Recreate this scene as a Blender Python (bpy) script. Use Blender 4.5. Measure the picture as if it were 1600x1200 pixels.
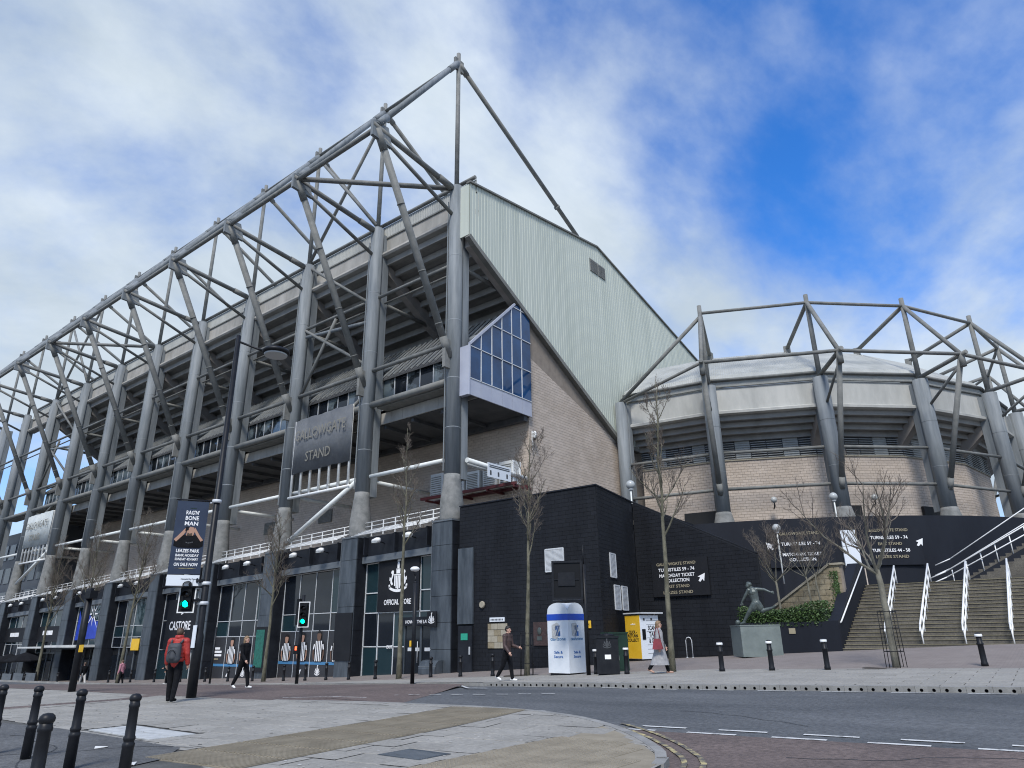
import bpy, math, random
from mathutils import Vector, Matrix
V = Vector
rad = math.radians
sc = bpy.context.scene
col = sc.collection
for o in list(bpy.data.objects):
    bpy.data.objects.remove(o)

# ------------------------------------------------------------------ camera
CAMR = Matrix(((0.781093, 0.224046, 0.582835),(0.624250, -0.258808, -0.737109),(-0.014304, 0.939586, -0.342014)))
cd = bpy.data.cameras.new('camera'); cam = bpy.data.objects.new('camera', cd); col.objects.link(cam)
cam.matrix_world = Matrix.Translation((0, 0, 1.6)) @ CAMR.to_4x4()
cd.sensor_width = 36; cd.lens = 1076 / 1600 * 36; cd.clip_start = .1; cd.clip_end = 3000
sc.camera = cam

# ------------------------------------------------------------------ sky, sun, exposure
SUN_EL, SUN_AZ = 50, 150          # degrees; azimuth clockwise from +Y
w = bpy.data.worlds.new('World'); sc.world = w; w.use_nodes = True
nt = w.node_tree; nt.nodes.clear()
def N(t, **k):
    n = nt.nodes.new(t)
    for a, b in k.items(): setattr(n, a, b)
    return n
L = lambda a, b: nt.links.new(a, b)
sc.cycles.filter_width = 1.1
out = N('ShaderNodeOutputWorld'); bg = N('ShaderNodeBackground'); bg.inputs[1].default_value = .1
sky = N('ShaderNodeTexSky', sky_type='NISHITA', sun_disc=False, sun_elevation=rad(SUN_EL), sun_rotation=rad(SUN_AZ), air_density=1.0, dust_density=.3, ozone_density=3.0)
tc = N('ShaderNodeTexCoord')
sep = N('ShaderNodeSeparateXYZ'); L(tc.outputs['Generated'], sep.inputs[0])
# clouds lie on a flat layer overhead: project the direction on to it
mx = N('ShaderNodeMath', operation='MAXIMUM'); L(sep.outputs[2], mx.inputs[0]); mx.inputs[1].default_value = 0.0
ad = N('ShaderNodeMath', operation='ADD'); L(mx.outputs[0], ad.inputs[0]); ad.inputs[1].default_value = .28
dx = N('ShaderNodeMath', operation='DIVIDE'); L(sep.outputs[0], dx.inputs[0]); L(ad.outputs[0], dx.inputs[1])
dy = N('ShaderNodeMath', operation='DIVIDE'); L(sep.outputs[1], dy.inputs[0]); L(ad.outputs[0], dy.inputs[1])
cb = N('ShaderNodeCombineXYZ'); L(dx.outputs[0], cb.inputs[0]); L(dy.outputs[0], cb.inputs[1])
mp = N('ShaderNodeMapping'); L(cb.outputs[0], mp.inputs[0])
mp.inputs['Location'].default_value = (-3.2, -26.8, 0); mp.inputs['Rotation'].default_value = (0, 0, rad(35)); mp.inputs['Scale'].default_value = (1.0, .75, 1)
def noise(scale, detail, rough, dist=0.0):
    n = N('ShaderNodeTexNoise'); n.inputs['Scale'].default_value = scale; n.inputs['Detail'].default_value = detail
    n.inputs['Roughness'].default_value = rough; n.inputs['Distortion'].default_value = dist
    L(mp.outputs[0], n.inputs['Vector']); return n
n1 = noise(1.0, 9, .56, .25); n2 = noise(1.6, 8, .6, .3)
r1 = N('ShaderNodeValToRGB'); L(n1.outputs[0], r1.inputs[0])
r1.color_ramp.elements[0].position = 0.36; r1.color_ramp.elements[1].position = 0.56
r1.color_ramp.interpolation = 'EASE'
r2 = N('ShaderNodeValToRGB'); L(n2.outputs[0], r2.inputs[0])
r2.color_ramp.elements[0].position = .36; r2.color_ramp.elements[0].color = (2.3, 2.72, 3.15, 1)
r2.color_ramp.elements[1].position = .66; r2.color_ramp.elements[1].color = (3.5, 3.9, 4.3, 1)
mixc = N('ShaderNodeMix', data_type='RGBA'); L(r1.outputs[0], mixc.inputs[0])
skm = N('ShaderNodeMix', data_type='RGBA', blend_type='MULTIPLY'); skm.inputs[0].default_value = 1.0
L(sky.outputs[0], skm.inputs[6]); skm.inputs[7].default_value = (0.21, 0.6, 1.05, 1)
hz = N('ShaderNodeMapRange'); L(sep.outputs[2], hz.inputs[0]); hz.inputs[1].default_value = 0.0; hz.inputs[2].default_value = .34; hz.inputs[3].default_value = .9; hz.inputs[4].default_value = 0.0
hzm = N('ShaderNodeMix', data_type='RGBA'); L(hz.outputs[0], hzm.inputs[0]); L(skm.outputs[2], hzm.inputs[6]); hzm.inputs[7].default_value = (3.0, 3.5, 4.0, 1)      # pale air near the horizon
L(hzm.outputs[2], mixc.inputs[6]); L(r2.outputs[0], mixc.inputs[7])
L(mixc.outputs[2], bg.inputs[0]); L(bg.outputs[0], out.inputs[0])
sl = bpy.data.lights.new('sun', 'SUN'); sl.energy = 1.5; sl.angle = rad(16); sl.color = (1, .96, .9)
so = bpy.data.objects.new('sun', sl); col.objects.link(so)
sd = V((math.sin(rad(SUN_AZ)) * math.cos(rad(SUN_EL)), math.cos(rad(SUN_AZ)) * math.cos(rad(SUN_EL)), math.sin(rad(SUN_EL))))
so.rotation_euler = sd.to_track_quat('Z', 'Y').to_euler(); so.location = sd * 200
sc.view_settings.view_transform = 'Standard'; sc.view_settings.look = 'None'
sc.view_settings.exposure = 1.25; sc.view_settings.gamma = 1; sc.view_settings.use_curve_mapping = False
random.seed(7)

# ------------------------------------------------------------------ materials
MATS = {}
def mat(name, c1, c2=None, rough=.6, metal=0., scale=1.5, stretch=None, bump=0., bscale=30, island=0., emit=None, spec=.5, contrast=(.35, .65), fine=None):
    """procedural surface: two tones mixed by noise in world space, optional per-piece variation and fine relief"""
    m = bpy.data.materials.new(name); m.use_nodes = True; MATS[name] = m
    t = m.node_tree; b = t.nodes['Principled BSDF']
    def nn(ty, **k):
        n = t.nodes.new(ty)
        for a, q in k.items(): setattr(n, a, q)
        return n
    b.inputs['Roughness'].default_value = rough; b.inputs['Metallic'].default_value = metal
    b.inputs['Specular IOR Level'].default_value = spec
    c1 = tuple(c1) + (1,); c2 = tuple(c2) + (1,) if c2 else c1
    geo = nn('ShaderNodeNewGeometry')
    src = None
    if c2 != c1:
        mpn = nn('ShaderNodeMapping'); t.links.new(geo.outputs['Position'], mpn.inputs[0])
        if stretch: mpn.inputs['Scale'].default_value = stretch
        no = nn('ShaderNodeTexNoise'); no.inputs['Scale'].default_value = scale; no.inputs['Detail'].default_value = 8; no.inputs['Roughness'].default_value = .65
        t.links.new(mpn.outputs[0], no.inputs['Vector'])
        rp = nn('ShaderNodeValToRGB'); t.links.new(no.outputs[0], rp.inputs[0])
        rp.color_ramp.elements[0].position = contrast[0]; rp.color_ramp.elements[0].color = c1
        rp.color_ramp.elements[1].position = contrast[1]; rp.color_ramp.elements[1].color = c2
        src = rp.outputs[0]
    if fine:
        nf = nn('ShaderNodeTexNoise'); nf.inputs['Scale'].default_value = fine[0]; nf.inputs['Detail'].default_value = 3; nf.inputs['Roughness'].default_value = .7
        t.links.new(geo.outputs['Position'], nf.inputs['Vector'])
        mf = nn('ShaderNodeMapRange'); t.links.new(nf.outputs[0], mf.inputs[0]); mf.inputs[1].default_value = .3; mf.inputs[2].default_value = .7; mf.inputs[3].default_value = 1 - fine[1]; mf.inputs[4].default_value = 1 + fine[1]
        hf = nn('ShaderNodeHueSaturation'); t.links.new(mf.outputs[0], hf.inputs['Value']); t.links.new(src, hf.inputs['Color']); src = hf.outputs[0]
    if island:
        oi = nn('ShaderNodeObjectInfo'); a = nn('ShaderNodeMath', operation='ADD')
        t.links.new(geo.outputs['Random Per Island'], a.inputs[0]); t.links.new(oi.outputs['Random'], a.inputs[1])
        fr = nn('ShaderNodeMath', operation='FRACT'); t.links.new(a.outputs[0], fr.inputs[0])
        mr = nn('ShaderNodeMapRange'); t.links.new(fr.outputs[0], mr.inputs[0]); mr.inputs[3].default_value = 1 - island; mr.inputs[4].default_value = 1 + island
        hs = nn('ShaderNodeHueSaturation'); t.links.new(mr.outputs[0], hs.inputs['Value'])
        if src: t.links.new(src, hs.inputs['Color'])
        else: hs.inputs['Color'].default_value = c1
        src = hs.outputs[0]
    if src: t.links.new(src, b.inputs['Base Color'])
    else: b.inputs['Base Color'].default_value = c1
    if bump:
        nb = nn('ShaderNodeTexNoise'); nb.inputs['Scale'].default_value = bscale; nb.inputs['Detail'].default_value = 5
        t.links.new(geo.outputs['Position'], nb.inputs['Vector'])
        bp = nn('ShaderNodeBump'); bp.inputs['Strength'].default_value = bump; bp.inputs['Distance'].default_value = .02
        t.links.new(nb.outputs[0], bp.inputs['Height']); t.links.new(bp.outputs[0], b.inputs['Normal'])
    if emit:
        b.inputs['Emission Color'].default_value = tuple(emit[:3]) + (1,); b.inputs['Emission Strength'].default_value = emit[3]
    return m
M = mat
M('asphalt', (.062, .067, .072), (.108, .113, .118), .85, scale=.3, stretch=(.6, 1.6, 1), bump=.8, bscale=40, fine=(13, .38))
M('red_asphalt', (.09, .069, .063), (.142, .108, .096), .85, scale=.6, bump=.8, bscale=40, fine=(13, .38))
M('dark_asphalt', (.07, .072, .074), (.115, .117, .118), .9, scale=.9, bump=.8, bscale=40, fine=(16, .35))
M('paving', (.245, .234, .21), (.29, .277, .249), .8, scale=.8, island=.08, bump=.3, bscale=60, fine=(16, .2))
M('paving_base', (.055, .054, .05), (.09, .088, .082), .9, scale=2, fine=(22, .2))
M('kerbstone', (.19, .186, .175), (.27, .265, .25), .8, scale=3, island=.1, bump=.3, bscale=50)
M('hole', (.006, .006, .006), rough=.9)
M('buff_tactile', (.2, .172, .125), (.27, .235, .175), .8, scale=2, island=.08, bump=.2)
M('white_line', (.13, .13, .13), (.6, .6, .58), .7, scale=5, contrast=(.34, .5))
M('yellow_line', (.1, .09, .08), (.5, .42, .2), .7, scale=5, contrast=(.47, .62))
M('cover_pale', (.36, .37, .37), (.5, .51, .5), .7, scale=6)
M('steel', (.13, .147, .158), (.235, .253, .263), .6, scale=1.3, stretch=(2, 2, .18), contrast=(.28, .6), spec=.15)
M('steel_dark', (.15, .155, .148), (.225, .225, .212), .65, spec=.2, scale=1.5)
M('steel_joint', (.27, .295, .31), rough=.5)
M('pipe_white', (.62, .64, .62), (.74, .76, .74), .5, scale=2)
M('concrete', (.27, .26, .235), (.4, .385, .355), .8, scale=.8, stretch=(1, 1, .35), bump=.2)
M('concrete_pale', (.33, .333, .315), (.47, .468, .44), .8, scale=.6, stretch=(1, 1, .3), bump=.2)
M('concrete_flare', (.14, .145, .14), (.235, .235, .225), .85, scale=2.2, bump=.5, bscale=12)
M('terrace', (.23, .225, .21), (.33, .32, .3), .85, scale=.7)
M('raker', (.22, .2, .18), (.3, .27, .245), .85, scale=.8)
M('cladding', (.43, .468, .41), (.525, .558, .492), .6, scale=.8, stretch=(1, 1.6, .07))
M('trim', (.13, .13, .115), (.19, .185, .165), .6, scale=1)
M('roof_sheet', (.29, .3, .285), (.4, .408, .385), .65, scale=.6)
M('louvre', (.3, .31, .3), (.37, .38, .37), .6, scale=2)
M('brick', (.44, .37, .308), (.53, .455, .39), .85, scale=.35, island=.07, bump=.3, bscale=25)
M('mortar', (.21, .175, .145), (.27, .23, .19), .9, scale=2)
M('black_brick', (.005, .0063, .0095), (.0105, .0125, .017), .75, scale=.9, stretch=(1, 1, .3), island=.13, spec=.3, bump=.3, bscale=25)
M('black_mortar', (.008, .01, .015), rough=.8)
M('black_paint', (.0065, .0085, .0145), (.0105, .0135, .021), .7, spec=.3, scale=.6, stretch=(1, 1, .3), bump=.15, bscale=8)
M('gum', (.1, .1, .095), (.42, .41, .39), .9, scale=.7, contrast=(.45, .55))
M('tar', (.03, .032, .035), (.05, .052, .056), .8, scale=3, bump=.6, bscale=40)
M('litter', (.6, .6, .58), rough=.8)
M('pier', (.035, .044, .054), (.085, .1, .116), .45, spec=.35, scale=1.1, stretch=(2, 2, .4))
M('fascia', (.008, .0095, .014), (.016, .019, .025), .6, scale=1.5, spec=.25)
M('fascia_band', (.085, .1, .115), (.14, .155, .17), .5, scale=1.5, stretch=(.5, 2, 2))
M('mullion', (.5, .52, .54), (.62, .64, .65), .4, scale=4)
M('glass_dark', (.008, .011, .016), (.014, .018, .024), .04, scale=.35, spec=.45)
M('glass_teal', (.012, .03, .037), (.018, .036, .044), .05, scale=.35, spec=.45)
M('glass_blue', (.005, .02, .06), (.015, .07, .19), .03, scale=.32, spec=.4, contrast=(.3, .66))  # blue and dark mottling painted in for reflected sky and structure
M('glass_strip', (.012, .016, .02), (.12, .15, .165), .06, scale=.5, spec=.8, contrast=(.44, .52))
M('panel_lilac', (.36, .38, .46), (.43, .45, .52), .4, scale=1)
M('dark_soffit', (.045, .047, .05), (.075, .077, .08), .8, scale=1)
M('interior', (.006, .007, .009), rough=.7)
M('black_metal', (.007, .008, .011), (.014, .015, .018), .45, scale=5, spec=.25)
M('black_plastic', (.006, .007, .009), rough=.6, spec=.2)
M('white_paint', (.72, .73, .72), (.82, .82, .8), .5, scale=5)
M('banner_grey', (.085, .093, .105), (.13, .138, .148), .6, scale=.7)
M('banner_pale', (.4, .43, .43), (.52, .55, .54), .6, scale=.7)
M('gold_text', (.32, .28, .19), rough=.6)
M('faint_text', (.2, .19, .16), rough=.7)
M('white_text', (.85, .85, .85), rough=.6)
M('navy_print', (.012, .022, .05), (.02, .035, .07), .5, scale=2)
M('print_black', (.009, .01, .013), (.014, .015, .018), .6, scale=1, spec=.25)
M('print_charcoal', (.026, .027, .031), (.036, .037, .042), .5, scale=.7)
M('print_grey', (.07, .075, .08), rough=.5)
M('skin_print', (.4, .23, .16), rough=.6)
M('skin_print_dark', (.13, .075, .05), rough=.6)
M('skin', (.46, .27, .2), (.52, .32, .24), .55, scale=20)
M('blue_print', (.01, .03, .3), (.02, .06, .45), .5, scale=2)
M('blue_band', (.008, .06, .42), rough=.4)
M('poster_blue', (.06, .2, .38), rough=.5)
M('green_poster', (.01, .08, .06), (.02, .16, .12), .5, scale=6)
M('kiosk', (.6, .64, .68), (.7, .735, .77), .35, scale=2)
M('kiosk_text', (.02, .12, .38), rough=.5)
M('sticker', (.3, .31, .32), (.55, .55, .52), .6, scale=15)
M('yellow', (.72, .42, .02), (.8, .5, .04), .5, scale=2)
M('bin_green', (.004, .022, .013), (.008, .036, .02), .5, scale=3)
M('green_light', (.0, .5, .3), emit=(.0, 1., .55, 2.2))
M('red_light', (.5, .05, .02), emit=(1., .12, .04, 1.2))
M('lamp_off', (.015, .01, .01), rough=.2)
M('lamp_glass', (.4, .42, .42), rough=.3)
M('bark', (.1, .093, .072), (.2, .19, .15), .9, scale=6, stretch=(1, 1, .4), bump=.6, bscale=40)
M('bark_green', (.06, .058, .038), (.17, .16, .115), .9, scale=6, stretch=(1, 1, .4), bump=.6, bscale=40)
M('twig', (.11, .09, .075), (.17, .145, .12), .9, scale=4)
M('hedge', (.025, .055, .014), (.075, .13, .035), .55, scale=4, island=.35)
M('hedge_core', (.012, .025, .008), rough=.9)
M('soil', (.05, .04, .03), rough=.9)
M('bronze', (.06, .075, .072), (.1, .12, .112), .42, metal=.25, scale=5)
M('plinth', (.125, .15, .143), (.19, .22, .208), .5, scale=1.2, bump=.1)
M('sandstone', (.2, .165, .105), (.33, .28, .19), .85, scale=2.5, island=.14, bump=.4)
M('coping', (.28, .25, .19), (.36, .33, .26), .8, scale=3)
M('step', (.08, .073, .061), (.15, .137, .115), .9, scale=.9, bump=.4, fine=(14, .25))
M('nosing', (.17, .15, .09), (.26, .23, .14), .8, scale=3)
M('block_paving', (.17, .145, .13), (.255, .225, .205), .85, scale=.9, bump=.3)
M('red_cloth', (.3, .02, .016), (.4, .032, .024), .6, scale=8, bump=.8, bscale=14)
M('dark_pack', (.03, .035, .042), (.05, .055, .065), .7, scale=8)
M('black_cloth', (.004, .0045, .006), (.009, .0095, .012), .9, scale=8, spec=.2, bump=.9, bscale=12)
M('brown_cloth', (.04, .024, .022), (.07, .04, .036), .6, scale=8, bump=.9, bscale=14)
M('grey_cloth', (.25, .25, .26), (.35, .345, .35), .9, scale=9, bump=.9, bscale=9)
M('pink_cloth', (.45, .2, .25), rough=.8)
M('pale_cloth', (.5, .48, .45), rough=.8)
M('white_shoe', (.75, .75, .74), rough=.6)
M('tan_shoe', (.4, .25, .19), rough=.6)
M('hair_brown', (.05, .03, .018), (.09, .055, .03), .6, scale=15)
M('hair_black', (.01, .008, .007), rough=.6)
M('hair_blond', (.15, .095, .05), (.25, .165, .09), .6, scale=15)
M('red_bag', (.13, .008, .012), (.2, .013, .02), .45, scale=6)
M('red_steel', (.08, .012, .015), rough=.6)
M('ac_white', (.5, .51, .5), (.62, .63, .61), .6, scale=2)
M('far_glass', (.03, .04, .055), rough=.15)
M('far_wall', (.05, .06, .075), (.07, .08, .095), .6, scale=.3)
M('sign_white', (.7, .74, .78), rough=.5)
M('sign_green', (.02, .3, .2), rough=.5)
# block paving: small bricks drawn by the material (too small to pick apart at this distance)
_m = MATS['block_paving']; _t = _m.node_tree; _b = _t.nodes['Principled BSDF']
_bt = _t.nodes.new('ShaderNodeTexBrick'); _g = _t.nodes.new('ShaderNodeNewGeometry'); _t.links.new(_g.outputs['Position'], _bt.inputs['Vector'])
_bt.inputs['Scale'].default_value = 1.0; _bt.inputs['Brick Width'].default_value = .21; _bt.inputs['Row Height'].default_value = .105; _bt.inputs['Mortar Size'].default_value = .006
_bt.inputs['Color1'].default_value = (.235, .2, .18, 1); _bt.inputs['Color2'].default_value = (.185, .155, .14, 1); _bt.inputs['Mortar'].default_value = (.1, .09, .085, 1)
_mm = _t.nodes.new('ShaderNodeMix'); _mm.data_type = 'RGBA'; _mm.inputs[0].default_value = .65
_t.links.new(_b.inputs['Base Color'].links[0].from_socket, _mm.inputs[6]); _t.links.new(_bt.outputs[0], _mm.inputs[7]); _t.links.new(_mm.outputs[2], _b.inputs['Base Color'])

# ------------------------------------------------------------------ mesh helpers
class MB:
    def __init__(s): s.v = []; s.f = []; s.m = []; s.s = []
    def face(s, pts, m=0, smooth=False):
        i = len(s.v); s.v += [tuple(p) for p in pts]; s.f.append(tuple(range(i, i + len(pts)))); s.m.append(m); s.s.append(smooth)
    def idx(s, faces, base, m=0, smooth=False):
        for f in faces: s.f.append(tuple(base + k for k in f)); s.m.append(m); s.s.append(smooth)
    def box(s, x0, x1, y0, y1, z0, z1, m=0):
        b = len(s.v); s.v += [(x0, y0, z0), (x1, y0, z0), (x1, y1, z0), (x0, y1, z0), (x0, y0, z1), (x1, y0, z1), (x1, y1, z1), (x0, y1, z1)]
        s.idx([(0, 3, 2, 1), (4, 5, 6, 7), (0, 1, 5, 4), (1, 2, 6, 5), (2, 3, 7, 6), (3, 0, 4, 7)], b, m); return s
    def hexa(s, p, m=0):      # 8 corners: bottom 4 then top 4
        b = len(s.v); s.v += [tuple(q) for q in p]
        s.idx([(0, 3, 2, 1), (4, 5, 6, 7), (0, 1, 5, 4), (1, 2, 6, 5), (2, 3, 7, 6), (3, 0, 4, 7)], b, m); return s
    def bar(s, a, b_, wd, ht, up=(0, 0, 1), m=0):   # rectangular bar from a to b
        a = V(a); b_ = V(b_); d = (b_ - a).normalized(); u = V(up)
        sx = d.cross(u)
        if sx.length < 1e-4: sx = d.cross(V((0, 1, 0)))
        sx.normalize(); sz = sx.cross(d).normalized()
        q = []
        for e in (-1, 1):
            for (p, k) in ((a, -1), (a, 1), (b_, 1), (b_, -1)): q.append(p + sx * (wd / 2 * k) + sz * (ht / 2 * e))
        return s.hexa(q, m)
    def tube(s, p0, p1, r0, r1=None, n=10, m=0, caps=True):
        return s.ptube([p0, p1], [r0, r0 if r1 is None else r1], n, m, caps)
    def ptube(s, pts, rs, n=8, m=0, caps=True):
        pts = [V(p) for p in pts]; b = len(s.v); k = len(pts)
        for i, p in enumerate(pts):
            d = (pts[min(i + 1, k - 1)] - pts[max(i - 1, 0)])
            if d.length < 1e-7: d = V((0, 0, 1))
            d.normalize(); u = V((0, 0, 1)) if abs(d.z) < .95 else V((0, 1, 0))
            sx = d.cross(u).normalized(); sy = sx.cross(d)
            for j in range(n):
                a = 2 * math.pi * j / n; s.v.append(tuple(p + (sx * math.cos(a) + sy * math.sin(a)) * rs[i]))
        for i in range(k - 1):
            for j in range(n):
                q = (j + 1) % n; s.f.append((b + i * n + j, b + (i + 1) * n + j, b + (i + 1) * n + q, b + i * n + q)); s.m.append(m); s.s.append(True)
        if caps:
            s.f.append(tuple(b + j for j in range(n))); s.m.append(m); s.s.append(False)
            s.f.append(tuple(b + (k - 1) * n + j for j in reversed(range(n)))); s.m.append(m); s.s.append(False)
        return s
    def lathe(s, prof, c=(0, 0, 0), n=16, m=0, smooth=True):
        b = len(s.v); k = len(prof)
        for r, z in prof:
            for j in range(n):
                a = 2 * math.pi * j / n; s.v.append((c[0] + r * math.cos(a), c[1] + r * math.sin(a), c[2] + z))
        for i in range(k - 1):
            for j in range(n):
                q = (j + 1) % n; s.f.append((b + i * n + j, b + i * n + q, b + (i + 1) * n + q, b + (i + 1) * n + j)); s.m.append(m); s.s.append(smooth)
        s.f.append(tuple(b + j for j in reversed(range(n)))); s.m.append(m); s.s.append(False)
        s.f.append(tuple(b + (k - 1) * n + j for j in range(n))); s.m.append(m); s.s.append(False)
        return s
    def ball(s, c, r, n=12, m=0, sq=(1, 1, 1)):
        prof = []; b = len(s.v)
        for i in range(n // 2 + 1):
            a = -math.pi / 2 + math.pi * i / (n // 2); prof.append((max(math.cos(a) * r, 1e-4), math.sin(a) * r))
        s.lathe(prof, (0, 0, 0), n, m)
        for i in range(b, len(s.v)): q = s.v[i]; s.v[i] = (c[0] + q[0] * sq[0], c[1] + q[1] * sq[1], c[2] + q[2] * sq[2])
        return s
    def prism(s, pts, ext, m=0):     # planar polygon extruded by a vector
        b = len(s.v); n = len(pts); e = V(ext)
        s.v += [tuple(V(p)) for p in pts] + [tuple(V(p) + e) for p in pts]
        s.f.append(tuple(b + i for i in range(n))); s.m.append(m); s.s.append(False)
        s.f.append(tuple(b + n + i for i in reversed(range(n)))); s.m.append(m); s.s.append(False)
        for i in range(n):
            q = (i + 1) % n; s.f.append((b + i, b + n + i, b + n + q, b + q)); s.m.append(m); s.s.append(False)
        return s
    def mesh(s, name, mats):
        me = bpy.data.meshes.new(name); me.from_pydata(s.v, [], s.f)
        for k in (mats if isinstance(mats, (list, tuple)) else [mats]): me.materials.append(MATS[k])
        me.polygons.foreach_set('material_index', s.m); me.polygons.foreach_set('use_smooth', s.s); me.update(); return me

WT = {}       # world translation of each object, for parts written in world coordinates
def link(name, data, parent=None, loc=None):
    o = bpy.data.objects.new(name, data); col.objects.link(o)
    pw = V((0, 0, 0))
    if parent is not None: o.parent = parent; pw = WT.get(parent.name, V((0, 0, 0)))
    if loc is None: o.location = -pw; WT[o.name] = V((0, 0, 0))      # geometry in world coordinates
    else: o.location = loc; WT[o.name] = pw + V(loc)
    return o
def part(name, mb, mats, parent, loc=None): return link(name, mb.mesh(name, mats), parent, loc)
def local(name, mb, mats, parent): return link(name, mb.mesh(name, mats), parent, (0, 0, 0))
def tag(o, label, cat, group=None, kind=None):
    if label: o['label'] = label
    if cat: o['category'] = cat
    if group: o['group'] = group
    if kind: o['kind'] = kind
    return o
def thing(name, label, cat, loc=(0, 0, 0), rz=0, group=None):
    o = bpy.data.objects.new(name, None); col.objects.link(o); o.location = loc; o.rotation_euler = (0, 0, rz); WT[o.name] = V(loc)
    o.empty_display_size = .3
    return tag(o, label, cat, group)
def struct(name, mb, mats): return tag(link(name, mb.mesh(name, mats), None, (0, 0, 0)), None, None, kind='structure')
def dup(root, loc, rz=None, label=None, group=None):
    def cp(o, par):
        c = o.copy(); col.objects.link(c); c.parent = par
        for k in o.children: cp(k, c)
        return c
    c = cp(root, None); c.location = loc
    if rz is not None: c.rotation_euler = (0, 0, rz)
    if label: c['label'] = label
    if group: c['group'] = group
    return c
ORD = ['first', 'second', 'third', 'fourth', 'fifth', 'sixth', 'seventh', 'eighth', 'ninth', 'tenth', 'eleventh', 'twelfth', 'thirteenth', 'fourteenth', 'fifteenth', 'sixteenth', 'seventeenth', 'eighteenth', 'nineteenth', 'twentieth']
def text(s, size, org, xd, up, parent, m='white_text', align='CENTER', bold=.0, name='lettering', depth=.004, sx=1., width=None, lab=None):
    """lettering as a thin mesh; org is the baseline point, xd the reading direction"""
    cu = bpy.data.curves.new('t', 'FONT'); cu.body = s; cu.size = size; cu.align_x = align; cu.offset = bold * size; cu.extrude = depth; cu.resolution_u = 2
    ob = bpy.data.objects.new('t', cu); col.objects.link(ob)
    bpy.context.view_layer.update()
    me = bpy.data.meshes.new_from_object(ob.evaluated_get(bpy.context.evaluated_depsgraph_get()))
    bpy.data.objects.remove(ob); bpy.data.curves.remove(cu)
    if width and me.vertices:
        xs = [q.co.x for q in me.vertices]; sx = width / max(max(xs) - min(xs), 1e-3)
    xd = V(xd).normalized(); up = V(up).normalized(); nz = xd.cross(up); o0 = V(org)
    for q in me.vertices: c = q.co.copy(); q.co = o0 + xd * (c.x * sx) + up * c.y + nz * c.z
    me.materials.clear(); me.materials.append(MATS[m]); me.name = name
    o = link(name, me, parent)
    return o
def clip(poly, a, b):     # keep the part of a 2D polygon left of the line a->b
    r = []; n = len(poly)
    sd_ = lambda p: (b[0] - a[0]) * (p[1] - a[1]) - (b[1] - a[1]) * (p[0] - a[0])
    for i in range(n):
        p = poly[i]; q = poly[(i + 1) % n]; sp = sd_(p); sq = sd_(q)
        if sp >= 0: r.append(p)
        if sp * sq < 0:
            t = sp / (sp - sq); r.append((p[0] + (q[0] - p[0]) * t, p[1] + (q[1] - p[1]) * t))
    return r
def clip_conv(poly, conv):     # conv counter-clockwise
    for i in range(len(conv)):
        poly = clip(poly, conv[i], conv[(i + 1) % len(conv)])
        if len(poly) < 3: return []
    return poly
def area(p): return abs(sum(p[i][0] * p[(i + 1) % len(p)][1] - p[(i + 1) % len(p)][0] * p[i][1] for i in range(len(p)))) / 2
def brickwork(parent, conv, to3, nrm, bw, bh, joint, depth, m, single, near, u0=0.0, name='brick'):
    """blocks laid in courses inside the convex outline conv (u,v); to3 maps (u,v) to the wall face, nrm points outwards.
    The blocks nearest to `near` become parts, the remainder one joined part."""
    us = [p[0] for p in conv]; vs = [p[1] for p in conv]; nrm = V(nrm)
    cells = []
    r = 0; v = min(vs)
    while v < max(vs):
        u = min(us) - bw + ((r % 2) * bw / 2) - u0
        while u < max(us):
            q = [(u + joint / 2, v + joint / 2), (u + bw - joint / 2, v + joint / 2), (u + bw - joint / 2, v + bh - joint / 2), (u + joint / 2, v + bh - joint / 2)]
            c = clip_conv(q, conv)
            if len(c) >= 3 and area(c) > .004: cells.append((c, area(c) > .995 * (bw - joint) * (bh - joint) and len(c) == 4))
            u += bw
        v += bh; r += 1
    cells.sort(key=lambda c: (not c[1], (c[0][0][0] - near[0]) ** 2 + (c[0][0][1] - near[1]) ** 2))
    mb = MB(); shared = None; k = 0
    for c, full in cells:
        jit = random.uniform(-.12, .12) * depth
        if full and k < single:
            o3 = V(to3(*c[0])); 
            if shared is None:
                q = MB(); q.prism([V(to3(*p)) - o3 for p in c], nrm * depth); shared = q.mesh(name, m)
            ob = link(name, shared, parent); ob.location = ob.location + o3 + nrm * jit; k += 1
        else:
            mb.prism([V(to3(*p)) + nrm * jit for p in c], nrm * depth)
    if mb.f:
        o = part('brickwork', mb, m, parent); o['kind'] = 'stuff'
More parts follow.
